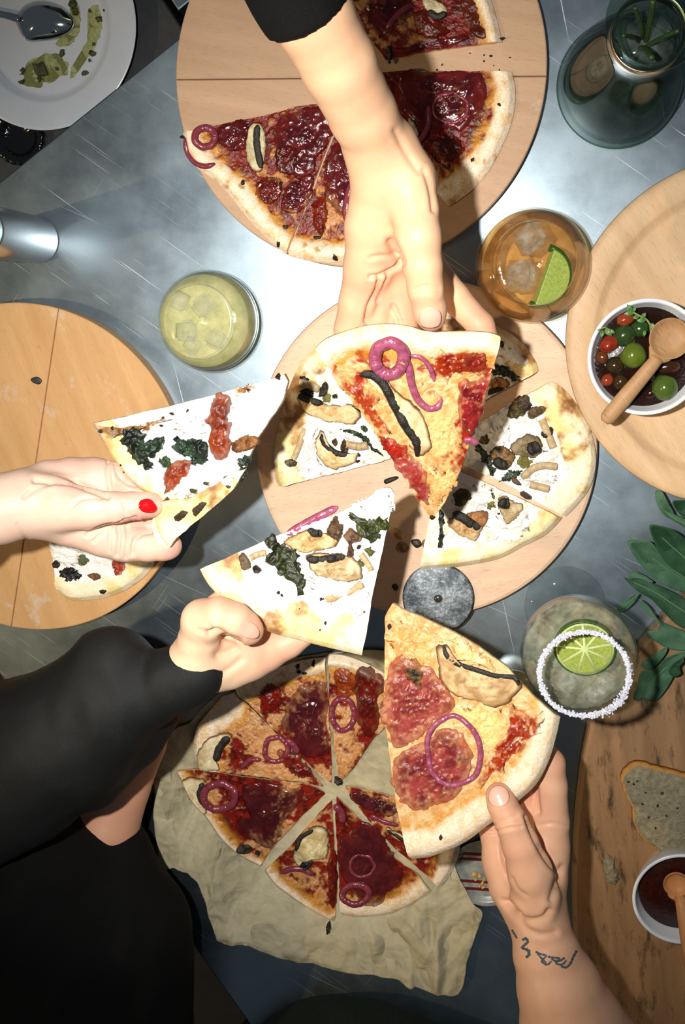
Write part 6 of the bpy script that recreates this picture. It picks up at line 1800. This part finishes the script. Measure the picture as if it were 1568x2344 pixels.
# ------------------------------------------------------------------ bread, sauce bowl, saucer
m, nt, b, out = new_mat('bread_crumb')
v = coords(nt, 'World')
L(nt, ramp(nt, nz(nt, v, 240, 6, .7), [(.3, lin((120, 110, 84))), (.7, lin((168, 158, 128)))]), b.inputs['Base Color'])
b.inputs['Roughness'].default_value = .85; bump(nt, b, nz(nt, v, 420, 5, .7), 1.0, .002)
M['crumb'] = m
M['bread_crust'] = simple('bread_crust', (156, 106, 48), (186, 136, 66), 120, 0.7, 0.3, 0.5, 400)
OBS = level(OB_T)
bt = [(1424, 1776), (1440, 1752), (1470, 1744), (1510, 1756), (1560, 1768), (1620, 1780), (1660, 1850), (1640, 1930), (1580, 1952), (1530, 1948), (1500, 1930), (1470, 1905), (1452, 1870), (1448, 1840), (1434, 1810)]
t = thing('bread_slice', 'grey seeded bread slice with a tan crust on the worn board', 'bread', tuple(P(1530, 1850, OB_T)))
def bread(pts, thick, name, mat, jag):
    out = resample(catmull(pts, 8), 120); i = np.arange(120)
    out = out+jag*np.stack([fbm(i*.5, i*0+.3, 5, 3)-.5, fbm(i*.5+20, i*0+.3, 6, 3)-.5], 1)*2
    Q, S_, N, R_ = star(None, out, np.r_[np.linspace(.05, .95, 24), .98, 1.0], None)
    h = thick*(.85+.3*fbm(Q[:, 0]*.06, Q[:, 1]*.06, 5, 4))*np.where(S_ > .96, .8, 1)
    V = np.vstack([OBS.at(Q, h), OBS.at(out, 0)])
    return mk(name, V, star_faces(N, R_, True), mat, t)
bread(bt, .014, 'bread_crumb', M['crumb'], 4)
crp = np.array(bt); cc_ = crp.mean(0); crp = cc_+(crp-cc_)*1.05
bread(crp.tolist(), .011, 'bread_crust', M['bread_crust'], 3)
M['seed'] = simple('dark_seed', (30, 28, 24), None, rough=.5)
for i, (x, y) in enumerate(((1434, 1776), (1446, 1780), (1454, 1773), (1472, 1800), (1520, 1852), (1480, 1855), (1510, 1802), (1466, 1826), (1495, 1880), (1545, 1835), (1550, 1810), (1500, 1830))):
    flat_blob(t, OBS, ring_pts(x, y, 4, 2.6, i, 8, .2, i), .0012, M['seed'], 'seed', N=16, R=3, z0=.0135)
flat_blob(None, OBS, [(1382, 1966), (1396, 1958), (1410, 1984), (1414, 2012), (1398, 2024), (1384, 2010)], .008, M['crumb'], 'bread_piece', label='torn bread corner lying between the bread slice and the stained board edge', cat='bread', seed=4, jag=5, N=48, R=8)

sc = P(1563, 2060, .070)
sb, srad = bowl('sauce_bowl', 'small white bowl of dark red chilli sauce on the worn board', sc, 112, OB_T, .070, (1563, 2060))
M['chilli'] = simple('dark_chilli_sauce', (58, 18, 8), (34, 10, 6), 260, 0.12, 0.5, 0.5, 300)
SZ = .056; rin = srad*.83
V, F = lathe([(0, SZ-.012), (rin*.84, SZ-.012), (rin, SZ-.0005), (rin*.985, SZ), (0, SZ)], (sc[0], sc[1], 0), 72)
mk('sauce', V, F, M['chilli'], sb)
M['wet_wood'] = wood('sauce_spoon_wood', (196, 130, 78), (206, 146, 92), 1.4, seed=9, fleck=.3)
wooden_spoon('wooden spoon standing in the chilli sauce bowl', (1548, 2022), 30, (1560, 2070), (1592, 2260), .066, .071, .098, 13, 17, M['wet_wood'])

dc = P(1112, 1998, .006); dr = 82*mpp(1112, 1998, .006)
m, nt, b, out = new_mat('striped_enamel')
v = coords(nt, 'Object')
sep = node(nt, 'ShaderNodeSeparateXYZ'); L(nt, v, sep.inputs[0])
cst = None
for y0 in (.0185, .0125, -.0130, -.0215):
    d_ = math_(nt, 'ABSOLUTE', math_(nt, 'SUBTRACT', sep.outputs[1], y0))
    lt = math_(nt, 'LESS_THAN', d_, .0017)
    cst = lt if cst is None else math_(nt, 'MAXIMUM', cst, lt)
base_ = ramp(nt, nz(nt, coords(nt, 'World'), 90, 4), [(.35, lin((120, 124, 118))), (.7, lin((156, 160, 152)))])
L(nt, mixrgb(nt, cst, base_, lin((96, 22, 26))), b.inputs['Base Color']); b.inputs['Roughness'].default_value = .3
V, F = lathe([(0, .002), (dr*.8, .002), (dr*.9, .004), (dr, .0075), (dr*.985, .008), (dr*.88, .0052), (dr*.75, .0008), (dr*.7, 0), (0, 0)][::-1], (dc[0], dc[1], 0.0), 96)
mk('enamel_saucer', V, F, m, None, label='grey enamel saucer with dark red stripes and crumbs beside the parchment', cat='saucer', origin=(dc[0], dc[1], 0))
DS = level(.0022)
M['crumb_gold'] = simple('golden_crumb', (190, 146, 78), (214, 176, 108), 400, .6)
for i, (x, y, r) in enumerate(((1085, 2000, 7), (1098, 2004, 6), (1104, 2020, 5), (1106, 2030, 5), (1098, 2026, 4), (1062, 2052, 4), (1088, 2012, 4), (1110, 2012, 4))):
    flat_blob(None, DS, ring_pts(x, y, r, r*.7, i, 8, .3, i), .003, M['crumb_gold'], 'golden_crumb', N=16, R=4, label='golden crumb on the striped enamel saucer', cat='crumb', group='crumbs on the striped saucer')

# scattered herb specks and flour flecks on the far board
for i, (x, y, r) in enumerate(((1123, 128, 4), (1108, 140, 3), (1108, 126, 2.5), (1167, 132, 3), (1076, 122, 2.5), (1012, 148, 2.5), (1000, 160, 3), (1143, 160, 2.5), (1130, 150, 2))):
    flat_blob(None, FB, ring_pts(x, y, r, r*.7, i, 7, .3, i), .0012, M['char'], 'herb_speck', N=12, R=3, label='tiny dark herb speck on bare wood between the two right ham slices', cat='crumb', group='herb specks on the far board')
M['flour'] = simple('flour_fleck', (214, 210, 202), None, rough=.9)
flat_blob(None, FB, [(70, 868), (84, 862), (96, 870), (90, 880), (76, 876)], .001, M['bench'], 'dark_fleck', label='grey food fleck beside the seam of the floury board', cat='crumb', seed=2, N=20, R=4)
